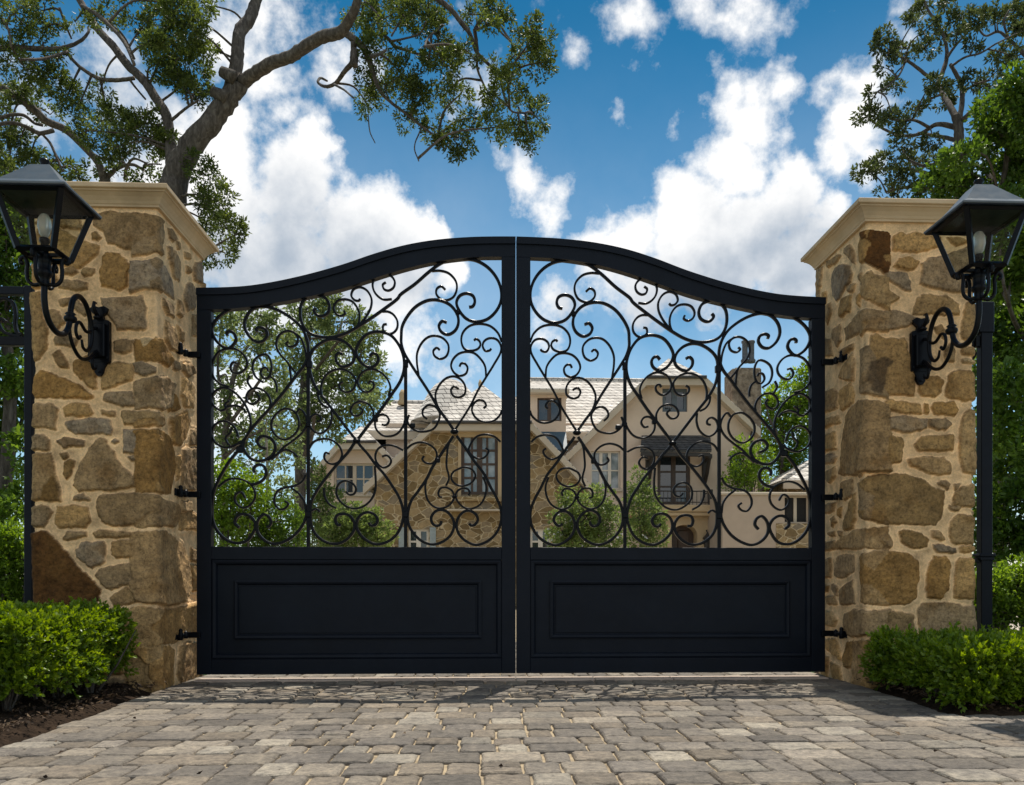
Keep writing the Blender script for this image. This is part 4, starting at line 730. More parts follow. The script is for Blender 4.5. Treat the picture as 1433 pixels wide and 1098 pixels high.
# ================================================================== wall lanterns
t = NT('lantern_glass'); o = t.obj()
gl = t.n('ShaderNodeBsdfGlossy'); gl.inputs['Roughness'].default_value = .03; tr = t.n('ShaderNodeBsdfTransparent'); tr.inputs[0].default_value = (.93,.94,.92,1)
mx = t.n('ShaderNodeMixShader'); mx.inputs[0].default_value = .008; t.l(tr.outputs[0], mx.inputs[1]); t.l(gl.outputs[0], mx.inputs[2]); M['lglass'] = t.done(mx.outputs[0])
M['roofmetal'] = iron('lantern_roof_paint', (.075,.09,.10), .40)
t = NT('frosted_bulb'); p = t.n('ShaderNodeBsdfPrincipled'); p.inputs['Base Color'].default_value = (.75,.75,.72,1); p.inputs['Roughness'].default_value = .15; p.inputs['Transmission Weight'].default_value = .6; M['bulb'] = t.done(p.outputs[0])
def lantern():
    """built at x=0, wall face at y=0, reaching towards -y; z from the ground"""
    root = empty('wall_lantern', (0, 0, 2.0), None, 'lantern', 'wall lanterns on the gate pillars')
    L = .67
    # back plate with its scalloped ends
    pl = [(-.062,2.05),(.062,2.05),(.066,2.06),(.066,2.30),(.058,2.31),(.03,2.315),(.024,2.34),(.05,2.365),(.055,2.385),(.03,2.40),(.0,2.39),(-.03,2.40),(-.055,2.385),(-.05,2.365),(-.024,2.34),(-.03,2.315),(-.058,2.31),(-.066,2.30),(-.066,2.06)]
    mb = MB().prism(pl, 'y', -.030, -.002).box(-.046,.046,-.062,-.03,2.075,2.285,.006)
    mb.prism([(-.05,2.05),(.05,2.05),(.034,2.02),(.026,1.985),(.012,1.965),(-.012,1.965),(-.026,1.985),(-.034,2.02)], 'y', -.026, -.003)
    for x, z in ((-.052,2.075),(.052,2.075),(-.052,2.28),(.052,2.28),(0,1.988)): mb.lathe((x,-.03,z),[(.009,-.004),(.009,.004),(.004,.006)],8)
    bp = mb.build('back_plate', M['iron'], root)
    MB().tube([(0,-.05,2.33),(0,-.075,2.345),(0,-.10,2.372),(0,-.09,2.40),(0,-.06,2.405)], [.012,.013,.012,.01,.006]).lathe((0,-.055,2.31),[(.018,0),(.022,.01),(.012,.02),(.014,.03)],12).build('finial', M['iron'], bp, True)
    def P(lst): return crom([(0,-q,z) for q, z in lst], 7)
    arm = P([(.67,2.31),(.672,2.22),(.645,2.14),(.59,2.095),(.52,2.08),(.455,2.10),(.41,2.145),(.39,2.205),(.378,2.27),(.345,2.335),(.285,2.37),(.215,2.36),(.16,2.31),(.13,2.24),(.125,2.17),(.145,2.11),(.19,2.075),(.235,2.085),(.25,2.125)])
    rs = np.interp(np.linspace(0,1,len(arm)), [0,.3,.55,.85,1],[.0165,.0165,.016,.012,.007])
    a = MB().tube(arm, list(rs), 10).build('arm', M['iron'], root, True)
    MB().lathe((0,-.385,2.195),[(.016,-.012),(.03,-.006),(.036,.008),(.034,.02),(.02,.03),(.03,.038),(.022,.046)],14).build('knob', M['iron'], a, True)
    lo = P([(.40,2.16),(.385,2.10),(.34,2.045),(.27,2.012),(.20,2.02),(.14,2.05),(.09,2.09),(.055,2.11)]); MB().tube(lo, .011, 8).build('scroll', M['iron'], root, True)
    l2 = P([(.06,2.25),(.10,2.235),(.15,2.20),(.20,2.19),(.27,2.22),(.31,2.20),(.32,2.15),(.29,2.12),(.265,2.14)]); MB().tube(l2, .010, 8).build('scroll', M['iron'], root, True)
    l3 = P([(.06,2.08),(.10,2.06),(.12,2.02),(.10,1.99),(.07,2.0),(.07,2.02)]); MB().tube(l3, .009, 8).build('scroll', M['iron'], root, True)
    # stem and cradle
    MB().lathe((0,-L,2.29),[(.02,0),(.03,.01),(.024,.022),(.026,.05),(.038,.062),(.042,.078),(.032,.092),(.034,.13),(.042,.148),(.032,.165),(.036,.178)],14).build('stem', M['iron'], root, True)
    for sx, sy in ((1,0),(-1,0),(0,1),(0,-1)):
        c = crom([(sx*r_, -L+sy*r_, z) for r_, z in ((.018,2.305),(.06,2.30),(.088,2.325),(.094,2.37),(.092,2.42),(.108,2.45),(.128,2.44),(.126,2.418),(.112,2.42))], 6)
        MB().tube(c, .0105, 7).build('cradle_scroll', M['iron'], root, True)
    # cage: four posts, two rings
    zb, zt, hb, ht = 2.465, 2.765, .094, .172; mb = MB()
    for sx in (-1,1):
        for sy in (-1,1): mb.tube([(sx*hb,-L+sy*hb,zb),(sx*ht,-L+sy*ht,zt)], .019, 4)
    for z, h, r_ in ((zb, hb, .017), (zt-.012, ht, .016)):
        cs = [(-h,-L-h,z),(h,-L-h,z),(h,-L+h,z),(-h,-L+h,z)]
        for k in range(4): mb.tube([cs[k], cs[(k+1)%4]], r_, 4)
    mb.box(-hb,hb,-L-.012,-L+.012,zb-.011,zb+.006); mb.box(-.012,.012,-L-hb,-L+hb,zb-.0105,zb+.0055)
    mb.build('cage', M['iron'], root)
    for k in range(4):
        c_, s_ = [(0,-1),(1,0),(0,1),(-1,0)][k]; tx, ty = -s_, c_
        b0, t0, k0, k1 = hb-.003, ht-.003, hb-.013, ht-.013
        vs = [(c_*b0+tx*k0,-L+s_*b0+ty*k0,zb+.01),(c_*b0-tx*k0,-L+s_*b0-ty*k0,zb+.01),(c_*t0-tx*k1,-L+s_*t0-ty*k1,zt-.024),(c_*t0+tx*k1,-L+s_*t0+ty*k1,zt-.024)]
        MB().slab([vs[0],vs[1],vs[2],vs[3]], .003).build('glass_pane', M['lglass'], root)
    MB().lathe((0,-L,2.468),[(.02,0),(.02,.06),(.026,.065),(.026,.085),(.016,.09)],14).build('lamp_socket', M['iron'], root, True)
    MB().lathe((0,-L,2.556),[(.014,0),(.026,.02),(.036,.06),(.034,.10),(.022,.125),(.006,.135)],16).build('bulb', M['bulb'], root, True)
    # roof: shallow hipped, with rim and finial
    e, top = .212, .05; z0, z1 = 2.762, 2.935; prof = [(e-.004,z0-.006),(e,z0-.004),(e,z0+.006),(e-.05,z0+.04),(.11,z0+.10),(top,z1),(.0,z1+.004)]; vs = []
    for h, z in prof: vs += [(-h,-L-h,z),(h,-L-h,z),(h,-L+h,z),(-h,-L+h,z)]
    n = len(prof); fs = [(k*4+j,k*4+(j+1)%4,(k+1)*4+(j+1)%4,(k+1)*4+j) for k in range(n-1) for j in range(4)]+[(3,2,1,0)]
    rf = MB().add(vs, fs).build('lantern_roof', M['roofmetal'], root)
    MB().box(-e+.004,e-.004,-L-e+.004,-L+e-.004,z0-.012,z0-.004).build('shade_soffit', M['gate'], rf)  # black sheet added under the roof, standing in for shade inside the lantern
    MB().lathe((0,-L,z1),[(.028,0),(.034,.008),(.022,.018),(.018,.024),(.028,.034),(.024,.048),(.006,.058)],14).build('finial', M['iron'], rf, True)
    return root
def copy_thing(o):
    r = o.copy(); COL.objects.link(r)
    for ch in list(o.children):
        c = ch.copy(); COL.objects.link(c); c.parent = r; c.matrix_parent_inverse = ch.matrix_parent_inverse.copy()
        for g in list(ch.children):
            d = g.copy(); COL.objects.link(d); d.parent = c; d.matrix_parent_inverse = g.matrix_parent_inverse.copy()
    return r
lan = lantern(); bpy.context.view_layer.update()
lan2 = copy_thing(lan)
lan.location = (-2.614, PFY-.006, 2.0); lan2.location = (2.617, PFY-.006, 2.0)
lan['label'] = 'black iron lantern on the wall of the pillar above the left hedge'
lan2['label'] = 'black iron lantern on the wall of the pillar beside the tall iron post'
# ================================================================== iron fence beside the left pillar
root = empty('iron_fence', (-3.3, -.1, 0), 'black iron fence panel with a scroll frieze, between the left pillar and the trees', 'fence')
fy = -.10
pc = PY(42.5, 600, fy)[0]; zt_, zm, zl = PY(20,402,fy)[2], PY(20,413,fy)[2], PY(20,484,fy)[2]
MB().box(pc-.027, pc+.027, fy-.03, fy+.03, -.03, zt_+.006, .003).build('post', M['gate'], root)
MB().box(pc-2.6, pc-.027, fy-.026, fy+.026, zm, zt_, .003).build('rail', M['gate'], root)
MB().box(pc-2.6, pc-.027, fy-.022, fy+.022, zl, zl+.06, .003).build('rail', M['iron'], root)
MB().box(pc-2.6, pc-.027, fy-.022, fy+.022, .12, .165, .003).build('rail', M['iron'], root)
x = pc-.62
while x > pc-2.55:
    MB().box(x-.009, x+.009, fy-.009, fy+.009, .16, zl+.001, .002).build('picket', M['iron'], root); x -= .22
x = pc-.03
while x > pc-2.4:
    P = crom([(x-.022,fy,zl+.075),(x-.05,fy,zl+.085),(x-.068,fy,zl+.14),(x-.066,fy,zl+.22),(x-.085,fy,zm-.05),(x-.14,fy,zm-.022),(x-.19,fy,zm-.05),(x-.2,fy,zm-.10),(x-.17,fy,zm-.13)], 6); mb = MB(); ribbon(mb, P, .022, .014)
    P = crom([(x-.03,fy,zl+.066),(x-.10,fy,zl+.075),(x-.15,fy,zl+.10),(x-.175,fy,zl+.15),(x-.155,fy,zl+.18),(x-.13,fy,zl+.16)], 6); ribbon(mb, P, .02, .0135); mb.build('scroll', M['iron'], root); x -= .30
MB().box(pc-2.66, pc-2.6, fy-.03, fy+.03, -.03, zt_+.006, .003).build('post', M['gate'], root)
# ================================================================== iron post beside the right pillar
py_ = -.02; a0, a1 = PY(1369,600,py_)[0], PY(1386,600,py_)[0]; zt_ = PY(1377,424,py_)[2]; zr = PY(1377,777,py_)[2]
root = empty('iron_post', ((a0+a1)/2, py_, 0), 'tall black square iron post between the right pillar and the leafy trees', 'post')
MB().box(a0+.004, a1-.002, py_-.032, py_+.032, -.03, zt_-.05, .004).box(a0-.018, a1+.006, py_-.042, py_+.042, zt_-.22, zt_, .006).build('shaft', M['gate'], root)
MB().box(a0-.016, a1+.014, py_-.047, py_+.047, zr-.01, zr+.012, .004).box(a0-.008, a1+.006, py_-.04, py_+.04, zr-.035, zr-.012, .003).build('collar', M['gate'], root)
zb_ = PY(1377,492,py_)[2]
c = crom([(a0+.01,py_,zb_+.10),(a0-.03,py_,zb_+.085),(a0-.04,py_,zb_+.03),(a0-.025,py_,zb_-.02),(a0-.05,py_,zb_-.055),(a0-.085,py_,zb_-.05),(XOR+.012,py_,zb_-.05)], 6); MB().tube(c, .012, 8).box(a0-.03,a0+.004,py_-.02,py_+.02,zb_+.03,zb_+.11,.004).build('bracket', M['iron'], root)
MB().box(XOR+.004, a0+.004, py_-.02, py_+.02, zr-.05, zr-.02, .003).build('bracket', M['iron'], root)
# ================================================================== vegetation
t = NT('oak_bark'); o = t.obj()
mp = t.n('ShaderNodeMapping'); mp.inputs['Scale'].default_value = (9, 9, 2.6); t.l(o, mp.inputs[0])
f = t.noise(2.2, 9, mp.outputs[0], .68, .6)
c = t.ramp(f, [(.28,(.03,.025,.021)),(.5,(.098,.083,.07)),(.72,(.20,.175,.15))])
M['bark'] = t.done(t.principled(c, .9, t.bump(f, .9, .03), spec=.2))
t = NT('pale_bark'); o = t.obj(); f = t.noise(6, 8, o, .65)
M['palebark'] = t.done(t.principled(t.ramp(f, [(.3,(.16,.13,.10)),(.6,(.34,.30,.25))]), .9, t.bump(f, .6, .02), spec=.2))
M['oak'] = leaf_mat('oak_leaf', (0.041, 0.061, 0.015), (0.080, 0.113, 0.024), (0.140, 0.188, 0.041), 0.48, .5)
M['pine'] = leaf_mat('pine_needle', (0.042, 0.059, 0.024), (0.072, 0.099, 0.032), (0.119, 0.149, 0.050), 0.42, .55)
M['far'] = leaf_mat('grey_green_leaf', (0.112, 0.152, 0.061), (0.184, 0.245, 0.095), (0.286, 0.350, 0.139), 0.5, .55)
M['bright'] = leaf_mat('fresh_leaf', (0.093, 0.159, 0.018), (0.159, 0.265, 0.032), (0.265, 0.397, 0.053), 0.55, .45)
M['deep'] = leaf_mat('deep_green_leaf', (0.049, 0.098, 0.015), (0.091, 0.167, 0.025), (0.164, 0.266, 0.040), 0.52, .42)
M['shrub'] = leaf_mat('shrub_leaf', (0.089, 0.133, 0.037), (0.152, 0.216, 0.061), (0.240, 0.310, 0.089), 0.5, .5)
M['box'] = leaf_mat('boxwood_leaf', (.052,.100,.010), (.128,.215,.018), (.260,.355,.034), .5, .34)
M['petal'] = simple('white_petal', (.75,.72,.68), .6, .1, 20, 0)
def branch_pts(lst, D, dj=.0, n=6):
    """lst = (u,v,width px[,depth offset m]) -> world points, radii"""
    P = []; rs = []
    for k, q in enumerate(lst):
        d = D+(q[3] if len(q) > 3 else 0)+dj*k/max(len(lst)-1, 1); P.append(PD(q[0], q[1], d)); rs.append(.45*q[2]*d/F)
    C = crom(np.array(P), n); R = np.interp(np.linspace(0, len(P)-1, len(C)), range(len(P)), rs)
    for i in range(1, len(C)-1): C[i] = C[i]+NR.normal(size=3)*R[i]*.05; R[i] *= NR.uniform(.96, 1.05)
    return C, R
TD = 2.1
def tree(name, label, D, trunk, limbs, clusters, leaf, L, W, dens, spread=1.0, bark='bark', cat='tree', group=None, per=26, tuft=.11, base=None, twigs=True, up=.25, twr=.0045, djr=1.0, holes=1.0):
    """trunk: list of (u,v,w) from its visible end down; base gives the ground point"""
    C, R = branch_pts(trunk, D); b0 = C[0]
    if base is None: base = (b0[0], b0[1], -.05)
    root = empty(name, (base[0], base[1], 0), label, cat, group)
    wood = MB(); pts = []
    if b0[2] > 0.0:
        k = 7; low = np.array([np.array(base)*(1-s)+b0*s for s in np.linspace(0, 1, k)]); low[1:-1, :2] += NR.normal(size=(k-2, 2))*R[0]*.15
        wood.tube(list(low)+list(C[1:]), [R[0]*1.5, R[0]*1.2]+[R[0]*1.06]*(k-3)+[R[0]]+list(R[1:]), 12); pts += list(low)+list(C)
    else: wood.tube(C, list(R), 12); pts += list(C)
    for lb in limbs:
        dj = NR.uniform(-djr, djr); c, r = branch_pts(lb, D, dj); wood.tube(c, list(r), 8 if r[0] > .04 else 6); pts += list(c)
    LV = []; RN = []; PT = np.array(pts)
    for cl in clusters:
        u, v, rx, ry = cl[:4]; dd = cl[4] if len(cl) > 4 else NR.normal()*.45*spread; dn = cl[5] if len(cl) > 5 else 1
        c0 = PD(u, v, D+dd); s = (D+dd)/F; ax, az = rx*s, ry*s; ay = max(ax, az)*.9*spread
        k = max(3, int(dens*dn*rx*ry/100*TD))
        p = NR.normal(size=(k, 3)); p = unit(p)*(NR.random((k, 1))**.45); T = c0+p[:, :1]*ax*RT+p[:, 1:2]*ay*FW+p[:, 2:3]*az*UP
        if twigs:
            near = PT[np.argmin(((PT-c0)**2).sum(1))]; dl = c0-near; mid = near+dl*.5+np.array([0, 0, .12*np.linalg.norm(dl)])+NR.normal(size=3)*.06*np.linalg.norm(dl)
            cc = crom(np.array([near, mid, c0]), 4); wood.tube(cc, list(np.linspace(twr*2.6, twr*1.3, len(cc))), 5)
            for q in T[:: 4]:
                m2 = (c0+q)/2+NR.normal(size=3)*.04; wood.tube([c0, m2, q], [twr*1.1, twr*.8, twr*.5], 4, False)
        m = per; n = k*m
        ctr = np.repeat(T, m, 0); dirs = unit(NR.normal(size=(n, 3))+np.array([0, 0, up])+1.1*np.repeat(unit(T-c0+1e-6), m, 0))
        st = ctr+dirs*(NR.random((n, 1))**.6)*tuft
        dl = unit(dirs+.7*NR.normal(size=(n, 3)))
        LV.append(leaf_arrays(st, dl, L*NR.uniform(.65, 1.25, n), W*NR.uniform(.7, 1.2, n)))
        RN.append(np.clip(np.repeat(NR.normal(.5, .2, k), m)+NR.normal(0, .13, n)+NR.normal()*.08, 0, 1))
    wood.build('trunk', M[bark], root, True, fix=False)
    build_leaves('crown', np.concatenate(LV), M[leaf], root, np.concatenate(RN))
    return root
# ---- the big oak behind the left pillar
OAK_C = [(530,28,32,26),(560,14,40,20),(600,12,32,18),(520,72,22,22),(562,104,28,28),(592,132,22,22),(540,128,22,18),(514,118,12,24),(512,142,10,16),(575,166,15,16),(613,55,28,32),(626,94,20,24),(624,130,15,22),(640,192,26,22),(622,208,12,14),(608,180,13,14),(690,12,26,15),(745,52,24,24),(757,88,18,20),(738,72,24,20),(712,118,20,18),(690,132,18,18),(700,104,14,18),(752,165,16,22),(726,186,28,20),(692,178,18,13),(662,164,16,10),(745,200,10,12),(655,20,18,14),(680,32,14,12),(655,72,16,14),(505,20,18,20),(725,150,14,10),(600,80,14,14),(646,130,10,14),
 (205,30,38,26),(240,60,34,32),(255,20,40,22),(220,88,26,18),(276,42,24,22),(286,66,18,16),(265,102,28,24),(280,132,16,15),(246,96,24,22),(235,4,52,14),(300,8,12,10),(262,125,20,14),(210,60,22,18),
 (150,165,34,20),(180,182,34,22),(122,182,22,15),(212,192,28,22),(160,206,36,13),(226,184,14,18),(245,200,11,14),(200,165,24,14),
 (20,18,32,22),(62,14,28,14),(14,75,22,22),(60,38,20,14),(68,108,26,18),(95,132,22,18),(110,148,18,13),(140,130,12,14),(35,95,22,18),(60,58,12,9),(80,85,18,12),(140,20,22,12),(105,30,14,9),
 (288,245,20,15),(300,278,24,22),(290,310,20,18),(320,322,22,20),(312,352,18,18),(290,362,10,10),(284,280,14,16),(270,225,14,12),(335,325,9,10)]
OAK_L = [
 [(318,142,26),(328,110,22),(333,70,20),(336,45,19),(348,28,18),(357,6,17),(366,-35,15)],
 [(338,116,21),(360,100,19),(385,86,18),(410,77,18),(432,62,18),(455,50,18),(476,45,17),(489,28,15),(498,8,14),(506,-30,12)],
 [(484,46,12),(496,55,12),(508,66,11),(516,82,10),(522,102,7),(532,127,6),(546,142,5),(570,160,4),(592,178,4),(612,192,3)],
 [(495,58,10),(494,85,9),(482,100,7),(470,116,6),(456,121,5),(445,115,4),(449,109,4),(458,113,3)],
 [(468,118,4),(482,126,3),(495,137,3)],[(497,70,13),(495,84,13),(497,92,9)],
 [(588,-30,10),(610,-4,9),(630,12,8),(646,32,8),(658,48,7),(668,74,6),(684,90,5),(699,106,5),(705,132,4),(716,155,3),(735,158,3)],
 [(664,42,5),(690,35,4),(704,48,3),(715,58,3)],[(664,40,6),(668,70,5),(668,95,4),(678,120,3),(690,140,2.5)],
 [(528,20,6),(530,38,5),(545,56,5),(552,64,5),(575,72,4),(604,82,3)],[(545,58,4),(565,54,3),(588,46,3),(596,30,2.5)],[(516,80,6),(530,76,5),(540,70,4)],
 [(575,15,4),(560,30,3),(548,50,3)],[(620,35,4),(600,52,3),(594,65,3)],[(545,142,3),(540,118,3),(560,110,3)],[(590,178,2.5),(580,205,2),(586,225,2)],[(515,160,2),(518,185,2),(525,200,1.5)],
 [(243,232,24),(238,200,17),(233,162,15),(220,140,14),(201,112,14),(180,92,13),(160,66,12),(140,44,11),(124,20,10),(104,-12,9)],
 [(188,109,6),(165,112,6),(140,110,6),(118,98,6),(104,86,5),(92,71,5)],[(95,72,5),(60,82,5),(28,83,4)],[(-15,70,9),(20,66,8),(50,68,8),(80,68,7),(98,64,6),(115,55,5),(124,44,4),(123,38,3)],
 [(182,112,4),(192,125,3),(204,139,3)],[(115,8,7),(138,22,7),(162,44,6),(176,62,6),(188,90,5)],[(150,30,5),(172,50,5),(188,82,4)],[(83,10,4),(92,35,4),(100,54,3)],[(240,168,5),(262,150,4),(278,140,3)],[(2,25,5),(12,42,4),(15,62,3)]]
oak = tree('oak_tree', 'spreading oak with a forked bare limb rising behind the left pillar', 13.0, [(238,290,44),(246,246,39),(263,212,35),(290,176,32),(318,142,29),(336,118,25)], OAK_L, OAK_C, 'oak', .062, .029, 1.5, .9, per=52, tuft=.125, twr=.008, djr=1.2)
kb = [(311,152,9,15),(322,108,9,14)]
mb = MB()
for u, v, a_, b_ in ((304,134,8,9),(316,106,8,10)):
    c = PD(u, v, 12.9); mb.tube([c+RT*.16-UP*.05, c+RT*.07, c-RT*.07+UP*.07], [.115,.105,.08], 8)
mb.build('branch_stub', M['bark'], oak, True)
# ---- the low limbed tree beside it
tree('oak_tree', 'thin dark limbed oak leaning out over the left lantern', 15.0, [(152,330,20),(150,270,16),(147,250,14)],
 [[(148,262,14),(138,228,11),(118,206,10),(90,180,11),(66,170,11),(50,155,12),(25,136,12),(-20,112,13)],[(75,182,7),(55,186,7),(38,178,6),(20,172,6),(-15,176,6)],[(60,175,5),(48,172,4),(35,162,5),(20,160,5),(-10,168,5)],[(58,186,4),(70,200,4),(80,222,4),(88,240,3)],[(148,250,8),(165,235,6),(185,230,5),(205,240,4)],[(160,236,5),(178,215,4),(190,200,3)],[(125,214,6),(145,222,5),(165,222,4),(182,236,4)],[(175,250,6),(177,235,5),(186,222,4),(205,228,3)],[(30,140,4),(22,150,3),(18,162,2)],[(50,155,5),(40,146,4),(20,145,3)]],
 [(10,205,34,24),(42,218,26,20),(92,236,20,14),(14,240,36,26),(60,245,30,16),(110,240,18,12),(150,238,26,10),(200,244,26,9),(225,230,14,12),(30,190,18,10),(70,160,20,12),(20,120,24,14),(45,130,18,12),(-30,150,60,50),(-50,230,60,50)], 'oak', .072, .037, 1.3, .9, per=46, tuft=.13, twr=.008)
# ---- the pine behind the right pillar
tree('pine_tree', 'dark ragged pine with twisted bare branches behind the right pillar', 13.0, [(1346,300,20),(1342,240,17),(1342,200,15),(1341,175,14),(1337,160,12)],
 [[(1340,168,11),(1328,146,9),(1318,130,7),(1312,118,7)],[(1312,118,7),(1320,98,7),(1325,78,6),(1321,50,5),(1308,28,4),(1296,8,4),(1290,-15,3)],[(1324,82,5),(1340,60,4),(1352,48,3)],[(1306,112,5),(1288,98,5),(1266,82,4),(1246,72,3)],[(1268,84,3),(1258,105,3),(1240,122,2.5),(1228,128,2)],[(1341,172,9),(1346,145,8),(1346,122,7),(1336,100,6),(1330,90,5)],[(1332,92,4),(1350,80,3),(1372,74,3),(1392,62,2.5)],[(1345,170,8),(1360,156,7),(1374,153,6),(1380,160,5)],
  [(1340,178,9),(1310,174,7),(1290,186,6),(1268,190,5),(1240,182,4),(1215,165,3)],[(1300,178,5),(1280,168,4),(1256,168,3),(1232,160,3)],[(1342,196,8),(1310,190,6),(1285,186,5)],[(1344,238,9),(1318,250,7),(1290,240,6),(1262,236,5),(1232,236,4),(1200,242,3)],[(1318,225,6),(1295,232,5),(1270,222,4),(1262,205,3)],[(1310,268,6),(1290,262,5),(1268,262,4),(1240,268,3)],[(1320,130,4),(1300,140,3),(1284,155,3)],[(1346,130,4),(1365,118,3),(1385,112,3)],[(1450,92,9),(1428,70,6),(1412,55,5),(1396,44,4),(1380,50,3),(1368,38,3)],[(1412,55,4),(1405,30,3),(1412,14,2.5)],[(1396,235,6),(1378,248,6),(1370,262,5)],[(1440,218,7),(1415,224,7),(1396,234,6)]],
 [(1236,52,12,12),(1244,74,12,10),(1262,70,13,10),(1228,62,8,8),(1288,12,14,12),(1280,28,10,10),(1302,36,12,10),(1325,6,12,10),(1296,66,18,9),(1318,55,10,8),(1208,160,16,8),(1229,158,14,10),(1250,166,14,10),(1266,182,14,11),(1212,242,20,8),(1238,230,20,10),(1258,250,18,12),(1280,266,16,10),(1310,122,16,12),(1326,140,14,12),(1346,24,16,12),(1370,26,14,12),(1392,20,16,12),(1416,18,16,11),(1428,44,12,12),(1400,78,16,8),(1250,122,15,8),(1226,130,9,8),(1282,150,16,8),(1382,112,20,10),(1302,200,16,9),(1280,228,18,9),(1320,228,16,9),(1240,270,14,6),(1340,45,14,8),(1366,60,12,8),(1355,115,14,9),(1265,205,14,8),(1420,80,14,10),(1240,95,9,7),(1440,20,30,26),(1470,70,30,26)], 'pine', .070, .032, 3.3, .8, per=28, tuft=.085, twr=.005, djr=.8)
# ---- bright leafy trees, right of the right pillar
tree('leafy_tree', 'bright green leafy tree above the right lantern', 12.0, [(1400,420,16),(1402,340,14),(1400,280,12)], [[(1400,290,9),(1380,240,7),(1350,225,5)],[(1400,280,9),(1410,200,7),(1400,150,5)]],
 [(1320,238,22,17),(1346,216,20,17),(1312,262,20,13),(1350,254,26,20),(1378,170,18,20),(1396,150,20,20),(1402,190,26,24),(1424,122,15,22),(1428,170,20,34),(1382,205,18,16),(1412,234,24,18),(1430,258,16,18),(1330,275,20,10),(1370,285,26,16),(1410,285,26,18),(1440,230,30,40),(1460,150,40,50),(1480,270,40,60)], 'deep', .085, .052, 2.2, .8, per=24, tuft=.15, twr=.007)
tree('leafy_tree', 'tall dark leafy tree beyond the iron post', 9.2, [(1462,900,26),(1460,650,24),(1450,420,20),(1440,320,16)], [[(1450,500,10),(1420,450,7),(1405,400,5)],[(1455,600,10),(1425,560,7),(1405,520,5)],[(1460,720,9),(1425,680,6),(1405,660,4)]],
 [(1410,320,26,30),(1425,370,26,30),(1400,390,18,26),(1410,430,26,28),(1430,470,22,30),(1402,490,18,28),(1412,545,26,28),(1400,600,18,28),(1425,610,22,30),(1408,655,24,26),(1428,700,20,28),(1402,715,18,24),(1385,450,12,40),(1376,520,9,50),(1374,620,9,50),(1372,700,9,50),(1412,755,26,24),(1470,340,44,50),(1480,430,50,60),(1480,540,50,60),(1480,650,50,60),(1480,750,50,50),(1378,770,12,24)], 'deep', .07, .042, 2.5, 1.0, per=24, tuft=.12, twr=.006)
# ---- left of the left pillar
tree('leafy_tree', 'dark leafy tree behind the black fence panel', 9.4, [(-20,900,30),(-10,740,26),(8,660,22),(14,560,18),(8,440,14)], [[(10,660,9),(28,600,6),(34,560,4)],[(10,560,8),(-20,500,6),(-40,440,5)]],
 [(14,330,30,30),(30,300,24,20),(10,380,28,26),(32,420,18,24),(8,450,24,26),(34,480,18,24),(12,520,26,28),(34,560,16,26),(10,590,22,26),(34,630,14,26),(12,660,18,22),(30,700,20,20),(6,280,26,22),(-40,330,50,60),(-50,450,50,60),(-50,570,50,60),(-40,680,40,50),(40,350,14,20),(4,720,22,22)], 'deep', .07, .042, 2.2, 1.0, per=24, tuft=.12, twr=.006)
def mound(name, label, cat, D, ells, leaf, L, W, dens, zb=-.04, group=None, per=16, tuft=.07, stemw=.02, twigs=True, flowers=0, spread=1.0):
    u, v, rx, ry = ells[0][:4]; b = PD(u, 820, D); root = empty(name, (b[0], b[1], max(zb, 0)), label, cat, group)
    LV = []; RN = []; wood = MB(); FL = []
    for e in ells:
        u, v, rx, ry = e[:4]; c0 = PD(u, v, D+(e[4] if len(e) > 4 else 0)); s = D/F; ax, az = rx*s, ry*s; ay = max(ax, min(az, ax*1.2))*spread
        k = max(4, int(dens*rx*ry/60*2.3)); p = unit(NR.normal(size=(k, 3)))*(NR.random((k, 1))**.30)
        T = c0+p[:, :1]*ax*RT+p[:, 1:2]*ay*FW+p[:, 2:3]*az*UP; T[:, 2] = np.maximum(T[:, 2], zb+.1)
        m = per; n = k*m; ctr = np.repeat(T, m, 0); dr = unit(NR.normal(size=(n, 3))+1.2*np.repeat(p, m, 0)+np.array([0,0,.4]))
        st = ctr+dr*(NR.random((n,1))**.6)*tuft; LV.append(leaf_arrays(st, unit(dr+.6*NR.normal(size=(n,3))), L*NR.uniform(.65,1.25,n), W*NR.uniform(.7,1.2,n)))
        RN.append(np.clip(np.repeat(NR.normal(.5,.2,k),m)+NR.normal(0,.13,n), 0, 1))
        gb = np.array([b[0]+NR.normal()*.05+(c0[0]-b[0])*.4, b[1]+NR.normal()*.05, zb]); wood.tube(crom(np.array([gb, gb*.45+c0*.55+NR.normal(size=3)*.04, c0]), 4), list(np.linspace(stemw, stemw*.5, 9)), 6)
        for q in T[::4]: wood.tube([c0, (c0+q)/2+NR.normal(size=3)*.03, q], [stemw*.35,stemw*.25,stemw*.12], 4, False)
        if flowers: FL.append(T[NR.random(k) < flowers]+unit(NR.normal(size=(k,3)))[:1]*tuft)
    wood.build('stem', M['bark'], root, True, fix=False)
    build_leaves('foliage', np.concatenate(LV), M[leaf], root, np.concatenate(RN))
    if flowers:
        FP = np.concatenate(FL); FP = np.repeat(FP, 5, 0); dd = unit(NR.normal(size=FP.shape)); tag(build_leaves('flowers', leaf_arrays(FP+dd*.02, dd, L*.9, L*.7), M['petal'], root), kind='stuff')
    return root
# shrubs flanking the pillars
mound('shrub', 'light green shrub between the left fence panel and the hedge', 'shrub', 6.9, [(15,790,24,28),(36,810,14,26),(2,830,24,24),(20,835,26,20),(-40,800,40,44),(20,765,26,24),(2,760,24,26),(38,780,14,20)], 'bright', .04, .024, 2.4)
mound('shrub', 'light green shrub behind the iron post', 'shrub', 6.5, [(1415,835,26,30),(1385,830,20,32),(1400,860,26,24),(1430,810,20,30),(1366,850,10,40),(1470,830,40,44)], 'bright', .04, .024, 2.4)
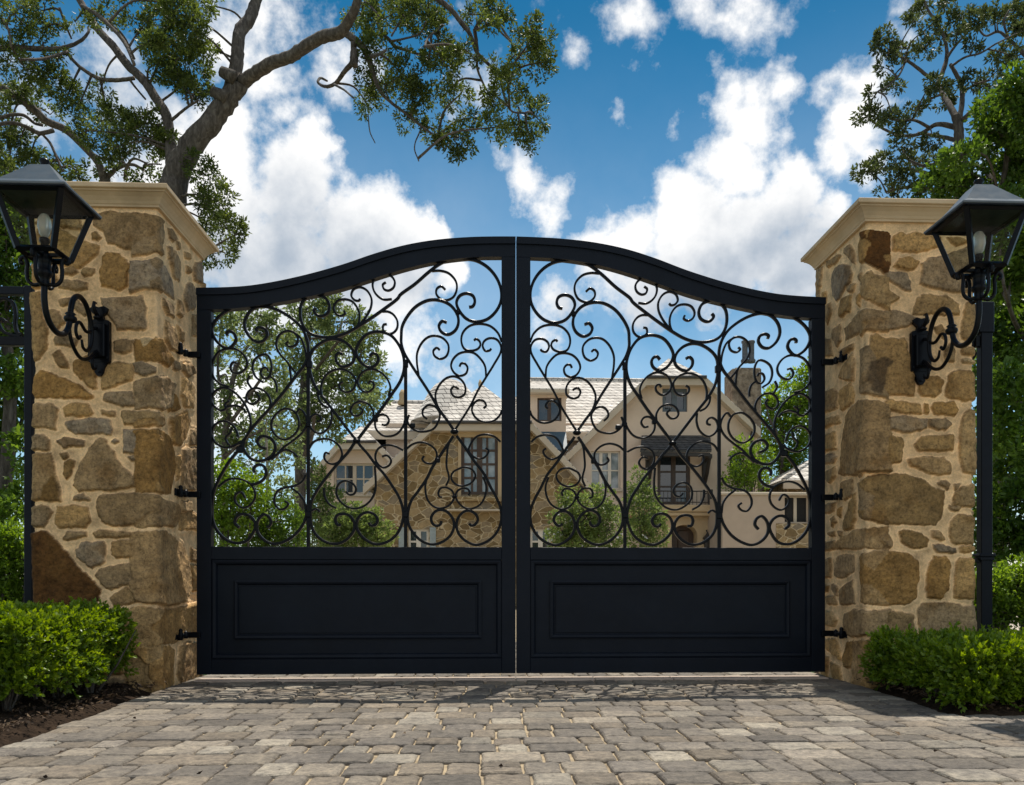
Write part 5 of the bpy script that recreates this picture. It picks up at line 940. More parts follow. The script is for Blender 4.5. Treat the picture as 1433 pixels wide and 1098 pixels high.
# ---- clipped hedges in front of the pillars
def hedge(label, x0, x1, y0, y1, z0, h, seed, mat, n, L, W, loose=1.0, core=True):
    rr = np.random.default_rng(seed); root = empty('hedge', ((x0+x1)/2, (y0+y1)/2, 0), label, 'hedge')
    # woody core so that the inside is dark with twigs and shade, as in a real hedge
    mb = MB(); 
    for k in range(70):
        bx = rr.uniform(x0+.08, x1-.08); by = rr.uniform(y0+.12, y1-.12)
        for j in range(5):
            e = np.array([bx+rr.normal()*.10, by+rr.normal()*.10, z0+rr.uniform(.4, .95)*(h-z0)]); mb.tube([(bx,by,0.0), ((bx+e[0])/2+rr.normal()*.02, (by+e[1])/2, e[2]*.5), e], [.009,.006,.003], 4, False)
    mb.build('stem', M['bark'], root, True, fix=False)
    # sprigs: on the rounded, lumpy surface and some inside
    k = n//9; a = rr.random((k, 3)); P = np.stack([x0+a[:,0]*(x1-x0), y0+a[:,1]*(y1-y0), z0+a[:,2]*(h-z0)], 1)
    face = rr.random(k); nx = np.zeros((k, 3))
    for i in range(k):
        f = face[i]
        if f < .38: P[i,2] = h; nx[i] = (0,0,1)
        elif f < .70: P[i,1] = y0; nx[i] = (0,-1,0)
        elif f < .78: P[i,0] = x1 if x1 < 0 else x0; nx[i] = (1 if x1 < 0 else -1, 0, 0)
        elif f < .84: P[i,1] = y1; nx[i] = (0,1,0)
    # round the box edges
    cx = np.array([(x0+x1)/2,(y0+y1)/2,(z0+h)/2]); hf = np.array([(x1-x0)/2,(y1-y0)/2,(h-z0)/2]); r = .10
    q = P-cx; core_ = np.clip(q, -(hf-r), hf-r); d = q-core_; ln = np.linalg.norm(d, axis=1, keepdims=True); sc_ = np.where(ln > r, r/np.maximum(ln, 1e-6), 1); P = cx+core_+d*sc_; nx = np.where((ln > .03), d/np.maximum(ln,1e-6), nx)
    lump = .06*loose*fbm2(P[:,0]+P[:,2]*.7, P[:,1]+P[:,2]*.5, seed, 3, 4.5)+.05*loose*fbm2(P[:,0]-P[:,2], P[:,1]+P[:,2]*.8, seed+1, 3, 10)
    P = P+nx*lump[:, None]-nx*(rr.random((k,1))**2.0)*.15
    P[:,2] = np.maximum(P[:,2], .05)
    sd_ = unit(nx*1.0+np.array([0,0,.75])+rr.normal(size=(k,3))*.55)                       # sprig axis
    m = 9; ln_ = rr.uniform(.04,.08,k)*loose; T = np.tile(np.linspace(.0,1,m), k); ax = np.repeat(sd_, m, 0); base = np.repeat(P, m, 0)+ax*(T*np.repeat(ln_, m))[:,None]
    side = unit(np.cross(ax, unit(rr.normal(size=ax.shape)))); dr = unit(ax*(.55+.6*T[:,None])+side*(1.05-.5*T[:,None]))
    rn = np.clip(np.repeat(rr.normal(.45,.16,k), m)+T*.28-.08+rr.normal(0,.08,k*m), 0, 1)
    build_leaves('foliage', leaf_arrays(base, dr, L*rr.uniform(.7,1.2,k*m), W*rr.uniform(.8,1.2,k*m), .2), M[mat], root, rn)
    return root
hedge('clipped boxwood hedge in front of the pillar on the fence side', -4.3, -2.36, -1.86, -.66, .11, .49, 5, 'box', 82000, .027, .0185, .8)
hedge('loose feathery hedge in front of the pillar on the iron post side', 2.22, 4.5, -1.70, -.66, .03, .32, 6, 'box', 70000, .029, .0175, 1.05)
# ---- garden seen through the gate, left
tree('pine_tree', 'tall grey trunked pine left of the house, seen through the gate', 18.0, [(418,840,19),(418,760,18),(420,680,18),(422,620,16),(424,560,13),(428,500,10),(434,450,7)],
 [[(420,650,9),(436,610,7),(440,580,5)],[(422,600,8),(400,560,6),(385,530,4)],[(426,540,6),(455,500,5),(480,470,4)],[(425,560,6),(470,540,4),(505,520,3)],[(430,480,5),(420,440,3)],[(424,590,5),(460,580,4),(490,570,3)],[(421,655,8),(432,668,6),(440,640,4)]],
 [(432,436,26,22),(480,450,32,22),(470,490,38,22),(510,474,22,16),(500,536,32,22),(450,528,28,22),(480,580,32,16),(430,590,22,20),(400,560,22,16),(522,512,22,16),(446,470,22,18),(455,425,18,12),(505,560,26,14),(530,550,14,10),(410,500,20,16),(445,560,22,14),(400,470,16,14),(460,605,22,10)], 'far', .10, .052, 2.7, .9, per=24, tuft=.17, twr=.010, djr=1.2)
tree('oak_tree', 'dark oak with a brown trunk close to the left gate post, seen through the gate', 15.0, [(312,840,12),(312,720,11),(314,640,10),(318,580,9),(330,510,7)],
 [[(316,600,6),(345,560,5),(372,520,4)],[(318,570,5),(305,520,4),(308,470,3)],[(328,520,5),(350,480,4),(380,460,3)],[(314,640,6),(350,610,4),(385,595,3)]],
 [(310,452,18,16),(336,446,24,14),(382,470,26,20),(310,502,18,16),(350,488,22,13),(385,522,20,15),(310,562,18,16),(336,602,22,18),(380,600,24,20),(318,626,18,13),(400,640,18,14),(394,690,18,16),(365,440,20,12),(340,520,16,12),(370,560,18,12),(392,560,14,14),(320,540,12,12),(360,630,18,12),(300,600,12,20),(405,610,14,14)], 'far', .085, .047, 2.5, .8, per=24, tuft=.15, twr=.008)
tree('young_tree', 'slender pale barked young tree among the shrubs, seen through the gate', 13.0, [(368,840,6),(368,765,6),(374,700,5.5),(374,650,4.5),(372,600,3.5)], [[(372,700,4),(360,670,3),(352,650,2)],[(374,672,3),(388,640,2.5),(395,620,2)]],
 [(372,590,22,14),(350,640,16,12),(394,622,18,14),(385,660,14,12)], 'far', .075, .04, 1.6, .8, bark='palebark', per=18, tuft=.12)
mound('shrub', 'bright yellow green bush behind the left gate leaf, nearest the pillar', 'shrub', 12.0, [(326,675,32,26),(310,708,18,24),(352,690,24,20),(300,670,12,24),(335,720,30,30),(312,748,20,28)], 'bright', .06, .035, 2.2, tuft=.10)
mound('shrub', 'dark green bush around the pale young tree trunk', 'shrub', 12.6, [(350,735,34,36),(392,730,30,34),(405,755,26,26),(372,760,30,24)], 'deep', .06, .034, 2.2, tuft=.10)
mound('shrub', 'tall grey green bush at the left corner of the house', 'shrub', 17.0, [(447,690,13,44),(460,720,24,36),(440,745,18,30),(436,660,7,22)], 'shrub', .075, .036, 2.6, tuft=.12)
mound('shrub', 'rounded leafy bush below the left house window', 'shrub', 16.0, [(485,740,34,32),(512,748,28,28),(530,750,20,24),(500,722,24,14),(470,755,24,24),(525,728,10,12)], 'shrub', .075, .04, 2.6, tuft=.12)
# ---- garden seen through the gate, right
mound('shrub', 'pale flowering bush in front of the stucco gable', 'shrub', 16.0, [(822,722,36,32),(792,742,26,34),(850,742,30,32),(800,700,16,20),(838,696,18,16),(812,765,40,22)], 'shrub', .07, .038, 2.7, tuft=.11, flowers=.10)
mound('shrub', 'tall narrow bush beside the balcony door', 'shrub', 17.0, [(898,722,24,44),(893,680,11,22),(905,750,26,24),(915,725,12,26)], 'shrub', .07, .036, 2.9, tuft=.11, flowers=.03)
tree('leafy_tree', 'light green tree behind the stone chimney', 31.0, [(1098,840,10),(1096,720,9),(1094,640,8),(1094,590,6)], [[(1094,620,5),(1076,585,4)],[(1095,610,5),(1118,570,4)]],
 [(1100,560,26,22),(1118,530,20,18),(1082,590,22,22),(1112,600,24,20),(1078,622,18,16),(1126,560,20,24),(1100,632,26,16),(1128,640,18,26),(1140,590,22,40),(1130,515,12,9),(1068,600,10,16),(1090,655,30,20),(1118,660,24,18),(1075,560,14,14),(1110,575,24,20)], 'bright', .15, .085, 3.2, .8, per=20, tuft=.24, twr=.013)
mound('shrub', 'bright bush on the terrace above the low stucco wall', 'shrub', 26.0, [(1042,652,20,28,0),(1030,674,20,16),(1056,672,16,18),(1040,630,13,18),(1066,640,12,22)], 'bright', .095, .055, 2.8, zb=3.45, tuft=.16)
# ================================================================== the house
def stucco(name, c):
    t = NT(name); o = t.obj(); col = t.ramp(t.noise(1.1, 7, o, .6), [(.3, tuple(x*.88 for x in c)), (.7, tuple(x*1.08 for x in c))])
    col = t.mix(1.0, col, t.ramp(t.noise(.35, 4, o), [(.35,(.9,.89,.87)),(.6,(1,1,1))]), 'MULTIPLY')
    return t.done(t.principled(col, .9, t.bump(t.noise(45, 5, o), .35, .01), spec=.2))
M['stucco'] = stucco('tan_stucco', (.65,.515,.40)); M['trim'] = stucco('pale_trim', (.52,.44,.34)); M['limestone'] = stucco('carved_limestone', (.47,.35,.21))
t = NT('house_rubble'); o = t.obj(); mp = t.n('ShaderNodeMapping'); mp.inputs['Scale'].default_value = (1.3,1.3,2.1); t.l(o, mp.inputs[0])
nz = t.n('ShaderNodeTexNoise'); nz.inputs['Scale'].default_value = 1.6; nz.inputs['Detail'].default_value = 3; t.l(o, nz.inputs['Vector'])
mxv = t.n('ShaderNodeMix', data_type='VECTOR'); mxv.inputs[0].default_value = .34; t.l(mp.outputs[0], mxv.inputs[4]); t.l(nz.outputs['Color'], mxv.inputs[5])
ve = t.n('ShaderNodeTexVoronoi', feature='DISTANCE_TO_EDGE'); ve.inputs['Scale'].default_value = 3.3; t.l(mxv.outputs[1], ve.inputs['Vector'])
vc = t.n('ShaderNodeTexVoronoi'); vc.inputs['Scale'].default_value = 3.3; t.l(mxv.outputs[1], vc.inputs['Vector'])
sep = t.n('ShaderNodeSeparateColor'); t.l(vc.outputs['Color'], sep.inputs[0])
sc_ = t.ramp(sep.outputs[0], [(.1,(.17,.115,.055)),(.35,(.27,.185,.085)),(.6,(.33,.235,.125)),(.9,(.22,.175,.12))])
sc_ = t.mix(1.0, sc_, t.ramp(t.noise(7, 7, o), [(.3,(.7,.7,.7)),(.7,(1.2,1.2,1.2))]), 'MULTIPLY')
em = t.ramp(ve.outputs['Distance'], [(.018,(0,0,0)),(.05,(1,1,1))])
col = t.mix(em, (.50,.39,.24), sc_)
M['hstone'] = t.done(t.principled(col, .9, t.bump(t.noise(16, 6, o), .5, .03, t.bump(em, .6, .03)), spec=.2))
t = NT('chimney_stone'); o = t.obj(); f = t.noise(4.2, 8, o, .7); M['chim'] = t.done(t.principled(t.ramp(f, [(.32,(.07,.055,.04)),(.5,(.19,.155,.115)),(.7,(.33,.28,.21))]), .9, t.bump(f, .9, .08), spec=.2))
def shake(name, c, row=.16):
    """wood shake courses: rows follow height, joints follow the run of the eave"""
    t = NT(name); o = t.obj(); s = t.n('ShaderNodeSeparateXYZ'); t.l(o, s.inputs[0]); cb = t.n('ShaderNodeCombineXYZ')
    wob = t.math('MULTIPLY', t.math('SUBTRACT', t.noise(1.6, 4, o), .5), .10)
    t.l(t.math('ADD', s.outputs[0], s.outputs[1]), cb.inputs[0]); t.l(t.math('ADD', s.outputs[2], wob), cb.inputs[1])
    b = t.n('ShaderNodeTexBrick'); t.l(cb.outputs[0], b.inputs['Vector']); b.inputs['Scale'].default_value = 1.0
    for k, v in (('Mortar Size', .012), ('Mortar Smooth', .1), ('Brick Width', .22), ('Row Height', row), ('Bias', 0)): b.inputs[k].default_value = v
    b.inputs['Color1'].default_value = (*[x*1.12 for x in c], 1); b.inputs['Color2'].default_value = (*[x*.8 for x in c], 1); b.inputs['Mortar'].default_value = (*[x*.22 for x in c], 1); b.offset = .37
    fr = t.math('FRACT', t.math('DIVIDE', t.math('ADD', s.outputs[2], wob), row))
    lap = t.ramp(fr, [(.0,(.35,.35,.35)),(.2,(1,1,1)),(1,(1.05,1.05,1.05))])
    col = t.mix(1.0, b.outputs['Color'], lap, 'MULTIPLY'); col = t.mix(1.0, col, t.ramp(t.noise(3.2, 7, o), [(.3,(.75,.74,.73)),(.7,(1.18,1.17,1.15))]), 'MULTIPLY')
    h = t.math('SUBTRACT', 1.0, fr)
    return t.done(t.principled(col, .9, t.bump(h, .8, .06), spec=.15))
M['shake'] = shake('cedar_shake', (.60,.56,.51)); M['darkshake'] = shake('grey_slate', (.085,.085,.085), .1)
M['wood'] = simple('dark_stained_wood', (.055,.030,.016), .5, .3, 10, .2); M['blackwood'] = simple('black_stained_wood', (.022,.017,.013), .55, .3, 10, .2)
M['white'] = simple('cream_paint', (.62,.55,.45), .5, .08, 8, .05); M['bluegrey'] = simple('blue_grey_paint', (.085,.105,.12), .5, .15, 8, .1); M['shutter'] = simple('pale_shutter_paint', (.30,.34,.34), .6, .15, 12, .2)
M['bluemetal'] = simple('blue_roof_metal', (.035,.075,.11), .35, .15, 3, .1); M['terracotta'] = simple('dark_clay', (.075,.08,.085), .7, .3, 9, .3); M['dirtcopper'] = simple('bronze_gutter', (.05,.045,.04), .5, .2, 9, .1)
t = NT('window_glass'); p = t.n('ShaderNodeBsdfPrincipled'); p.inputs['Base Color'].default_value = (.018,.024,.030,1); p.inputs['Roughness'].default_value = .03; p.inputs['Specular IOR Level'].default_value = .9
o = t.obj(); t.l(t.bump(t.noise(.9, 2, o), .04, .05), p.inputs['Normal']); M['glass'] = t.done(p.outputs[0])
t = NT('curtained_glass'); p = t.n('ShaderNodeBsdfPrincipled'); o = t.obj(); c = t.ramp(t.noise(2.2, 3, o), [(.35,(.10,.13,.14)),(.65,(.26,.30,.31))]); t.l(c, p.inputs['Base Color']); p.inputs['Roughness'].default_value = .04; p.inputs['Specular IOR Level'].default_value = .9; M['paleglass'] = t.done(p.outputs[0])
M['dark'] = simple('dark_interior', (.012,.011,.010), .9, .2, 4, 0)
b0 = PY(740, 760, 20.0)
house = empty('house', (b0[0], 21.5, 0), 'large stone and tan stucco house with pale shake roofs behind the gate', 'house')
def hp(mb, nm, mat, par=None, smooth=False): return mb.build(nm, M[mat], par or house, smooth)
def wall(nm, mat, Y, poly, holes=(), depth=.3, back=None, par=None, reveal=None):
    """poly and holes in picture pixels on the plane Y; v=None means the ground. front with real openings and reveals"""
    def W(u, v):
        p = PY(u, 700 if v is None else v, Y); return (p[0], Y, -.05 if v is None else p[2])
    O = [W(*q) for q in poly]; H = [[W(*q) for q in h] for h in holes]
    loops = [O]+H; vs = [p for l in loops for p in l]
    tri = tessellate_polygon([[Vector((p[0], p[2], 0)) for p in l] for l in loops]); mb = MB().add(vs, tri)
    for l in H:
        n = len(l); mb.add(l+[(p[0], Y+depth, p[2]) for p in l], [(i, (i+1) % n, (i+1) % n+n, i+n) for i in range(n)])
    if back is not None:
        n = len(O); mb.add(O+[(p[0], back, p[2]) for p in O], [(i, (i+1) % n, (i+1) % n+n, i+n) for i in range(n)])
    o = mb.build(nm, M[mat], par or house, fix=False)
    return o
def rect(u0, v0, u1, v1): return [(u0, v0), (u1, v0), (u1, v1), (u0, v1)]
def window(u0, v0, u1, v1, Y, nx, ny, frame='white', glass='glass', mull=.05, rec=.10, nm='window', leaves=1, fw=.06, sill=None, par=None):
    a = PY(u0, v1, Y); b = PY(u1, v0, Y); x0, z0, x1, z1 = a[0], a[2], b[0], b[2]; y = Y+rec
    mb = MB().box(x0, x0+fw, y, y+.08, z0, z1).box(x1-fw, x1, y, y+.08, z0, z1).box(x0+fw, x1-fw, y, y+.08, z0, z0+fw).box(x0+fw, x1-fw, y, y+.08, z1-fw, z1)
    w = (x1-x0-2*fw)/leaves
    for k in range(1, leaves): xm = x0+fw+k*w; mb.box(xm-mull, xm+mull, y-.002, y+.078, z0+fw, z1-fw)
    for k in range(leaves):
        l0 = x0+fw+k*w; l1 = l0+w
        for i in range(1, nx): xm = l0+(l1-l0)*i/nx; mb.box(xm-mull*.4, xm+mull*.4, y+.012, y+.05, z0+fw, z1-fw)
        for j in range(1, ny): zm = z0+fw+(z1-z0-2*fw)*j/ny; mb.box(l0, l1, y+.010, y+.052, zm-mull*.4, zm+mull*.4)
    f = hp(mb, nm, frame, par); hp(MB().box(x0+fw*.5, x1-fw*.5, y+.04, y+.06, z0+fw*.5, z1-fw*.5), 'pane', glass, f)
    if sill: hp(MB().box(x0-.06, x1+.06, Y-.07, Y+rec, z0-.09, z0, .015), 'sill', sill, f)
    return f
def gable_roof(Y, Yb, eL, eR, cL, cR, apex_u, setb, nm='roof', mat='shake', over=.35, th=.10, slopemin=None):
    """jerkinhead roof: eave ends and clip ends in pixels on the front plane Y-over"""
    Yf = Y-over; A = PY(*eL, Yf); B = PY(*eR, Yf); c = PY(*cL, Yf); d = PY(*cR, Yf)
    xm = (c[0]+d[0])/2; sl = ((c[2]-A[2])/(c[0]-A[0])+(d[2]-B[2])/(B[0]-d[0]))/2; za = (c[2]+d[2])/2+sl*(d[0]-c[0])/2
    r0 = (xm, Yf+setb, za); r1 = (xm, Yb, za)
    mb = MB(); mb.slab([tuple(A), tuple(c), r0, r1, (A[0], Yb, A[2])], th); mb.slab([tuple(d), tuple(B), (B[0], Yb, B[2]), r1, r0], th); mb.slab([tuple(c), tuple(d), r0], th)
    rf = hp(mb, nm, mat)
    # barge boards and clipped eave
    mb = MB(); wdt = .24
    for p, q in ((A, c), (d, B), (c, d)):
        p = np.array(p); q = np.array(q); mb.add([p+(0,-.03,-.03), q+(0,-.03,-.03), q+(0,-.03,-.03-wdt), p+(0,-.03,-.03-wdt), p+(0,.03,-.03), q+(0,.03,-.03), q+(0,.03,-.03-wdt), p+(0,.03,-.03-wdt)], [(0,1,2,3),(7,6,5,4),(0,4,5,1),(1,5,6,2),(2,6,7,3),(3,7,4,0)])
        mb.add([p+(0,.03,-.26), q+(0,.03,-.26), q+(0,over,-.26), p+(0,over,-.26)], [(0,1,2,3)])
    hp(mb, 'fascia', 'trim', rf)
    mb = MB()
    mb.tube([np.array(c)+(0,-.07,-.02), np.array(d)+(0,-.07,-.02)], .055, 8); hp(mb, 'gutter', 'dirtcopper', rf, True)
    return rf, r0
YS, YR, YL = 20.0, 21.0, 22.4
# stone gable with its french window
wall('stone_gable_wall', 'hstone', YS, [(524,None),(524,668),(608,594),(741,594),(814,664),(814,None)], [rect(645,606,697,692), rect(571,740,600,775), rect(742,740,771,775)], back=YS+7)
gable_roof(YS, 27.5, (508,679), (833,684), (605,590), (744,590), 675, 1.5)
hp(MB().box(PY(641,650,YS)[0], PY(645.3,650,YS)[0], YS-.05, YS+.1, PY(0,694,YS)[2], PY(0,604,YS)[2], .01).box(PY(696.7,650,YS)[0], PY(702,650,YS)[0], YS-.05, YS+.1, PY(0,694,YS)[2], PY(0,604,YS)[2], .01).box(PY(641,650,YS)[0], PY(702,650,YS)[0], YS-.06, YS+.1, PY(0,606.3,YS)[2], PY(0,599,YS)[2], .01), 'window_surround', 'limestone')
window(645.2,606,697,692,YS,2,4,'wood','paleglass',.085,.05,'french_window',2,.10)
sl_ = MB().box(PY(628,650,YS)[0], PY(706,650,YS)[0], YS-.34, YS+.02, PY(0,700,YS)[2], PY(0,693,YS)[2], .02).box(PY(632,650,YS)[0], PY(704,650,YS)[0], YS-.24, YS+.02, PY(0,711,YS)[2], PY(0,700,YS)[2], .02)
hp(sl_, 'stone_ledge', 'hstone'); hp(MB().box(PY(626,650,YS)[0], PY(707,650,YS)[0], YS-.38, YS+.02, PY(0,713.5,YS)[2], PY(0,711,YS)[2], .01), 'ledge_moulding', 'trim')
for u0, u1 in ((571,600),(742,771)):
    window(u0,740,u1,775,YS,1,2,'white','glass',.07,.08,'window',2,.07)
for u0, u1 in ((558,569.5),(601.5,610)):
    a = PY(u0,776,YS); b = PY(u1,738,YS); mb = MB().box(a[0],b[0],YS-.05,YS-.004,a[2],b[2],.01)
    for k in range(9): z = a[2]+(b[2]-a[2])*(k+.5)/9; mb.box(a[0]+.03,b[0]-.03,YS-.065,YS-.05,z-.025,z+.01)
    hp(mb, 'shutter', 'shutter')
# left wing
wall('left_wing_wall', 'stucco', YL, [(444,None),(444,654),(476,620),(525,620),(559,654),(559,None)], [rect(467,648,524,691)], back=YL+6)
gable_roof(YL, 28.5, (430,667), (569,660), (473,617), (527,617), 498, 1.0)
window(467,648,524,691,YL,2,2,'trim','glass',.06,.10,'window',2,.07,'trim')
# main body and its long roof
YM = 23.2
def hip(nm, Yf, Yb, uL, uR, vE, rL, rR, vR, Yr, mat='shake'):
    a = PY(uL, vE, Yf); b = PY(uR, vE, Yf); ze = a[2]; r0 = PY(rL, vR, Yr); r1 = PY(rR, vR, Yr); zr = r0[2]
    A = (a[0],Yf,ze); B = (b[0],Yf,ze); C_ = (b[0],Yb,ze); D_ = (a[0],Yb,ze); R0 = (r0[0],Yr,zr); R1 = (r1[0],Yr,zr)
    mb = MB(); mb.slab([A,B,R1,R0], .1); mb.slab([C_,D_,R0,R1], .1); mb.slab([D_,A,R0], .1); mb.slab([B,C_,R1], .1)
    rf = hp(mb, nm, mat); m2 = MB().tube([R0,R1], .10, 8)
    for p, q in ((A,R0),(B,R1)): m2.tube([p,q], .07, 6)
    hp(m2, 'ridge_tiles', 'shake', rf, True)
    hp(MB().box(a[0],b[0],Yf-.02,Yf+.05,ze-.3,ze-.02,.01), 'fascia', 'trim', rf); return rf
wall('main_wall', 'stucco', YM, [(540,None),(540,592),(1000,592),(1000,None)], back=31)
hip('roof', YM-.5, 31.5, 690, 1015, 603, 742, 965, 531, 27.2)
hip('roof', 22.9, 30, 508, 690, 602, 548, 640, 563, 26.0)
# steep turret roof behind the stone gable
c = PY(630, 590, 23.0); zt_ = PY(630, 530, 23.0)[2]; ze_ = PY(630, 592, 23.0)[2]; hgt = zt_-ze_
prof = [(1.35,0),(1.30,.02*hgt),(1.1,.22*hgt),(.92,.45*hgt),(.74,.68*hgt),(.52,.85*hgt),(.24,.96*hgt),(.03,hgt)]
hp(MB().lathe((c[0],23.0,ze_), prof, 24), 'turret_roof', 'shake', None, False)
for u, v0, v1, Y, r in ((563,545,566,25.5,.16),(672,531,549,27.2,.10)):
    p = PY(u, v1, Y); q = PY(u, v0, Y); hp(MB().lathe((p[0],Y,p[2]), [(r,0),(r*1.2,.1*(q[2]-p[2])),(r*.7,.4*(q[2]-p[2])),(r*.8,.7*(q[2]-p[2])),(r*.3,q[2]-p[2])], 10), 'finial', 'limestone', None, True)
# dormer
YD = 21.9
dm = wall('dormer', 'stucco', YD, [(741,612),(741,549),(792,549),(792,612)], [rect(752,556,786,589)], back=YD+3)
window(752,556,786,589,YD,1,1,'wood','glass',.06,.10,'window',2,.06,par=dm)
a = PY(736,549,YD-.35); b = PY(797,544,YD-.35); hp(MB().box(a[0],b[0],YD-.35,YD+3.2,a[2],b[2],.02), 'dormer_roof', 'trim', dm)
b2 = PY(797,540,YD-.3); hp(MB().slab([(a[0],YD-.36,b[2]+.01),(b[0],YD-.36,b[2]+.01),(b[0],YD+3.2,b[2]+1.0),(a[0],YD+3.2,b[2]+1.0)], .06), 'dormer_shingles', 'shake', dm)
a = PY(741,629,YD-.55); b = PY(792,604,YD); hp(MB().slab([(a[0],YD-.6,a[2]),(b[0],YD-.6,a[2]),(b[0],YD,b[2]),(a[0],YD,b[2])], .05), 'metal_roof', 'bluemetal', dm)
# right stucco gable
wall('right_gable_wall', 'stucco', YR, [(798,None),(798,634),(908,531),(985,531),(1060,600),(1060,None)], [rect(927,543,962,576), rect(827,631,868,684), rect(920,634,966,706), rect(1021,636,1042,671)], back=YR+8)
gable_roof(YR, 29.5, (786,641), (1064,599), (905,527), (988,527), 946, 1.15)
window(927,543,962,576,YR,1,1,'bluegrey','glass',.08,.08,'attic_window',2,.10)
window(827,631,868,684,YR,1,2,'white','paleglass',.05,.10,'window',3,.05,'trim')
window(920,634,966,706,YR,1,3,'wood','glass',.07,.06,'balcony_door',2,.11)
window(1021,636,1042,671,YR,1,1,'wood','glass',.05,.10,'window',1,.06)
# awning over the balcony door
a = PY(896,629,YR-.9); b = PY(898,609,YR); c = PY(994,609,YR); d = PY(996,629,YR-.9)
aw = hp(MB().slab([(a[0],YR-.9,a[2]),(d[0],YR-.9,d[2]),(c[0],YR-.002,c[2]),(b[0],YR-.002,b[2])], .09), 'awning', 'darkshake')
hp(MB().box(a[0]+.03,d[0]-.03,YR-.86,YR-.78,a[2]-.19,a[2]-.07,.01), 'beam', 'blackwood', aw)
for u, v1 in ((907,690),(986,672)):
    p = PY(u, v1, YR-.1); x = p[0]; zt2 = a[2]-.1; w_ = .075
    mb = MB().box(x-w_,x+w_,YR-.16,YR-.003,p[2],zt2,.012).box(x-w_+.01,x+w_-.01,YR-.8,YR-.16,zt2-.14,zt2,.01)
    mb.tube([(x,YR-.12,zt2-.85),(x,YR-.42,zt2-.55),(x,YR-.72,zt2-.10)], .06, 6); hp(mb, 'bracket', 'blackwood', aw)
# balcony on its arched entry
YB = YR-1.0
a = PY(932,716,YB); b = PY(999,706,YB); bal = hp(MB().box(a[0]-1.2,b[0],YB,YR-.004,a[2],b[2],.03).box(a[0]-1.15,b[0]-.05,YB+.05,YR-.005,a[2]-.12,a[2]-.002,.02), 'balcony', 'limestone')
mb = MB(); zt2 = PY(0,682,YB)[2]; zb2 = b[2]
mb.tube([(a[0]-1.1,YB+.06,zt2),(b[0]-.08,YB+.06,zt2)], .022, 6).tube([(a[0]-1.1,YB+.06,zb2+.08),(b[0]-.08,YB+.06,zb2+.08)], .016, 6)
x = a[0]-1.1
while x < b[0]-.08: mb.tube([(x,YB+.06,zb2),(x,YB+.06,zt2)], .010, 5); x += .13
for y_ in np.arange(YB+.1, YR, .13): mb.tube([(b[0]-.08,y_,zb2),(b[0]-.08,y_,zt2)], .010, 5)
mb.tube([(b[0]-.08,YB+.06,zt2),(b[0]-.08,YR,zt2)], .022, 6).box(b[0]-.16,b[0]-.02,YB+.02,YB+.14,zb2,zt2+.06,.01)
hp(mb, 'railing', 'blackwood', bal)
YE = YR-.72
arch = [(940,790),(940,748)]+[(958-18*math.cos(t_), 748-14*math.sin(t_)) for t_ in np.linspace(.25, math.pi-.25, 8)]+[(976,748),(976,790)]
wall('entry_wall', 'limestone', YE, [(905,None),(905,717.5),(998,717.5),(998,None)], [arch], depth=.55, back=YR)
a = PY(948,800,YE+.5); b = PY(964,742,YE+.5); dr_ = hp(MB().box(a[0]-.25,b[0]+.3,YE+.50,YE+.56,-.02,b[2]+.3).box(a[0]+.0,b[0],YE+.44,YE+.5,0,b[2],.02), 'entry_door', 'wood')
hp(MB().lathe((b[0]-.1,YE+.43,1.05),[(.03,0),(.04,.02),(.03,.05)],10), 'handle', 'dirtcopper', dr_)
p = PY(990,757,YE-.15); hp(MB().lathe((p[0],YE-.15,p[2]-.25),[(.03,0),(.10,.05),(.12,.32),(.16,.34),(.05,.46),(.02,.52)],10).tube([(p[0],YE-.15,p[2]+.25),(p[0],YE-.02,p[2]+.35)],.02,6), 'porch_lamp', 'blackwood')
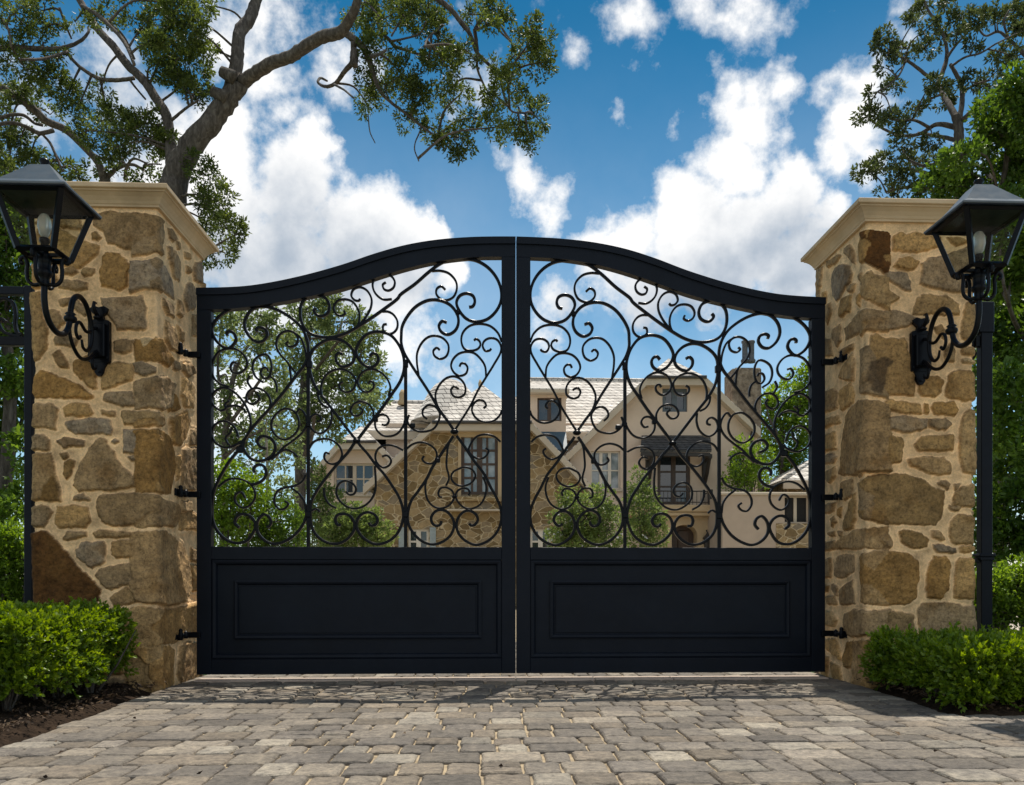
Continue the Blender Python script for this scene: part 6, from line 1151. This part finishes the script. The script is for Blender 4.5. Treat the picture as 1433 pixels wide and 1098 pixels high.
# chimney
YC = 22.6; a = PY(1028,640,YC); b = PY(1066,514,YC); x0, x1 = a[0], b[0]
prof_ = MB().box(x0,x1,YC,YC+1.3,2.0,b[2],.05).box(x0+.08,x1-.02,YC+.06,YC+1.2,b[2]-.02,PY(0,506,YC)[2],.05); ch = hp(prof_, 'chimney', 'chim')
hp(MB().box(x0-.10,x0+.10,YC-.03,YC+.6,2.0,b[2]-.05,.03), 'chimney_edge', 'chim', ch)
for u in (1042.5,1051.5):
    p = PY(u, 505, YC+.4); q = PY(u, 474, YC+.4); h = q[2]-p[2]; hp(MB().lathe((p[0],YC+.4,p[2]-.06),[(.13,0),(.15,.08),(.10,.14),(.10,h*.86),(.125,h*.9),(.125,h*.97),(.10,h)],12), 'chimney_pot', 'terracotta', ch, True)
# low wing on the right
YW = 18.6
M['stucco_dark'] = stucco('dimmed_stucco', (.42,.33,.25))  # same stucco, darkened to offset the brighter bounce light on the low wing
lw = wall('low_wing_wall', 'stucco_dark', YW, [(1011,None),(1011,692),(1330,692),(1330,None)], [rect(1098,694,1133,731)], back=YR)
a = PY(1009,692.2,YW-.05); b = PY(1331,689.5,YW-.05); hp(MB().box(a[0],b[0],YW-.06,YW+.25,a[2],b[2],.02), 'coping', 'trim', lw)
window(1098,694,1133,731,YW,1,1,'trim','dark',.045,.16,'window',2,.03,par=lw)
a = PY(1086,800,YW); b = PY(1330,733,YW); hp(MB().box(a[0],b[0],YW-.03,YW+.001,-.05,b[2],.01), 'stone_plinth', 'hstone', lw)
wall('pavilion_wall', 'hstone', 21.6, [(1101,None),(1101,668),(1330,668),(1330,None)], back=25)
hip('pavilion_roof', 21.2, 25.4, 1096, 1340, 671, 1160, 1290, 628, 23.3)

# rainwater pipes
for u, Y, v0 in ((1052, YR, 606), (549, YL, 650), (812, YS, 690)):
    p = PY(u, v0, Y-.07); hp(MB().tube([(p[0]-.0,Y-.30,p[2]+.18),(p[0],Y-.07,p[2]),(p[0],Y-.07,.02)], .045, 8), 'downpipe', 'dirtcopper', None, True)
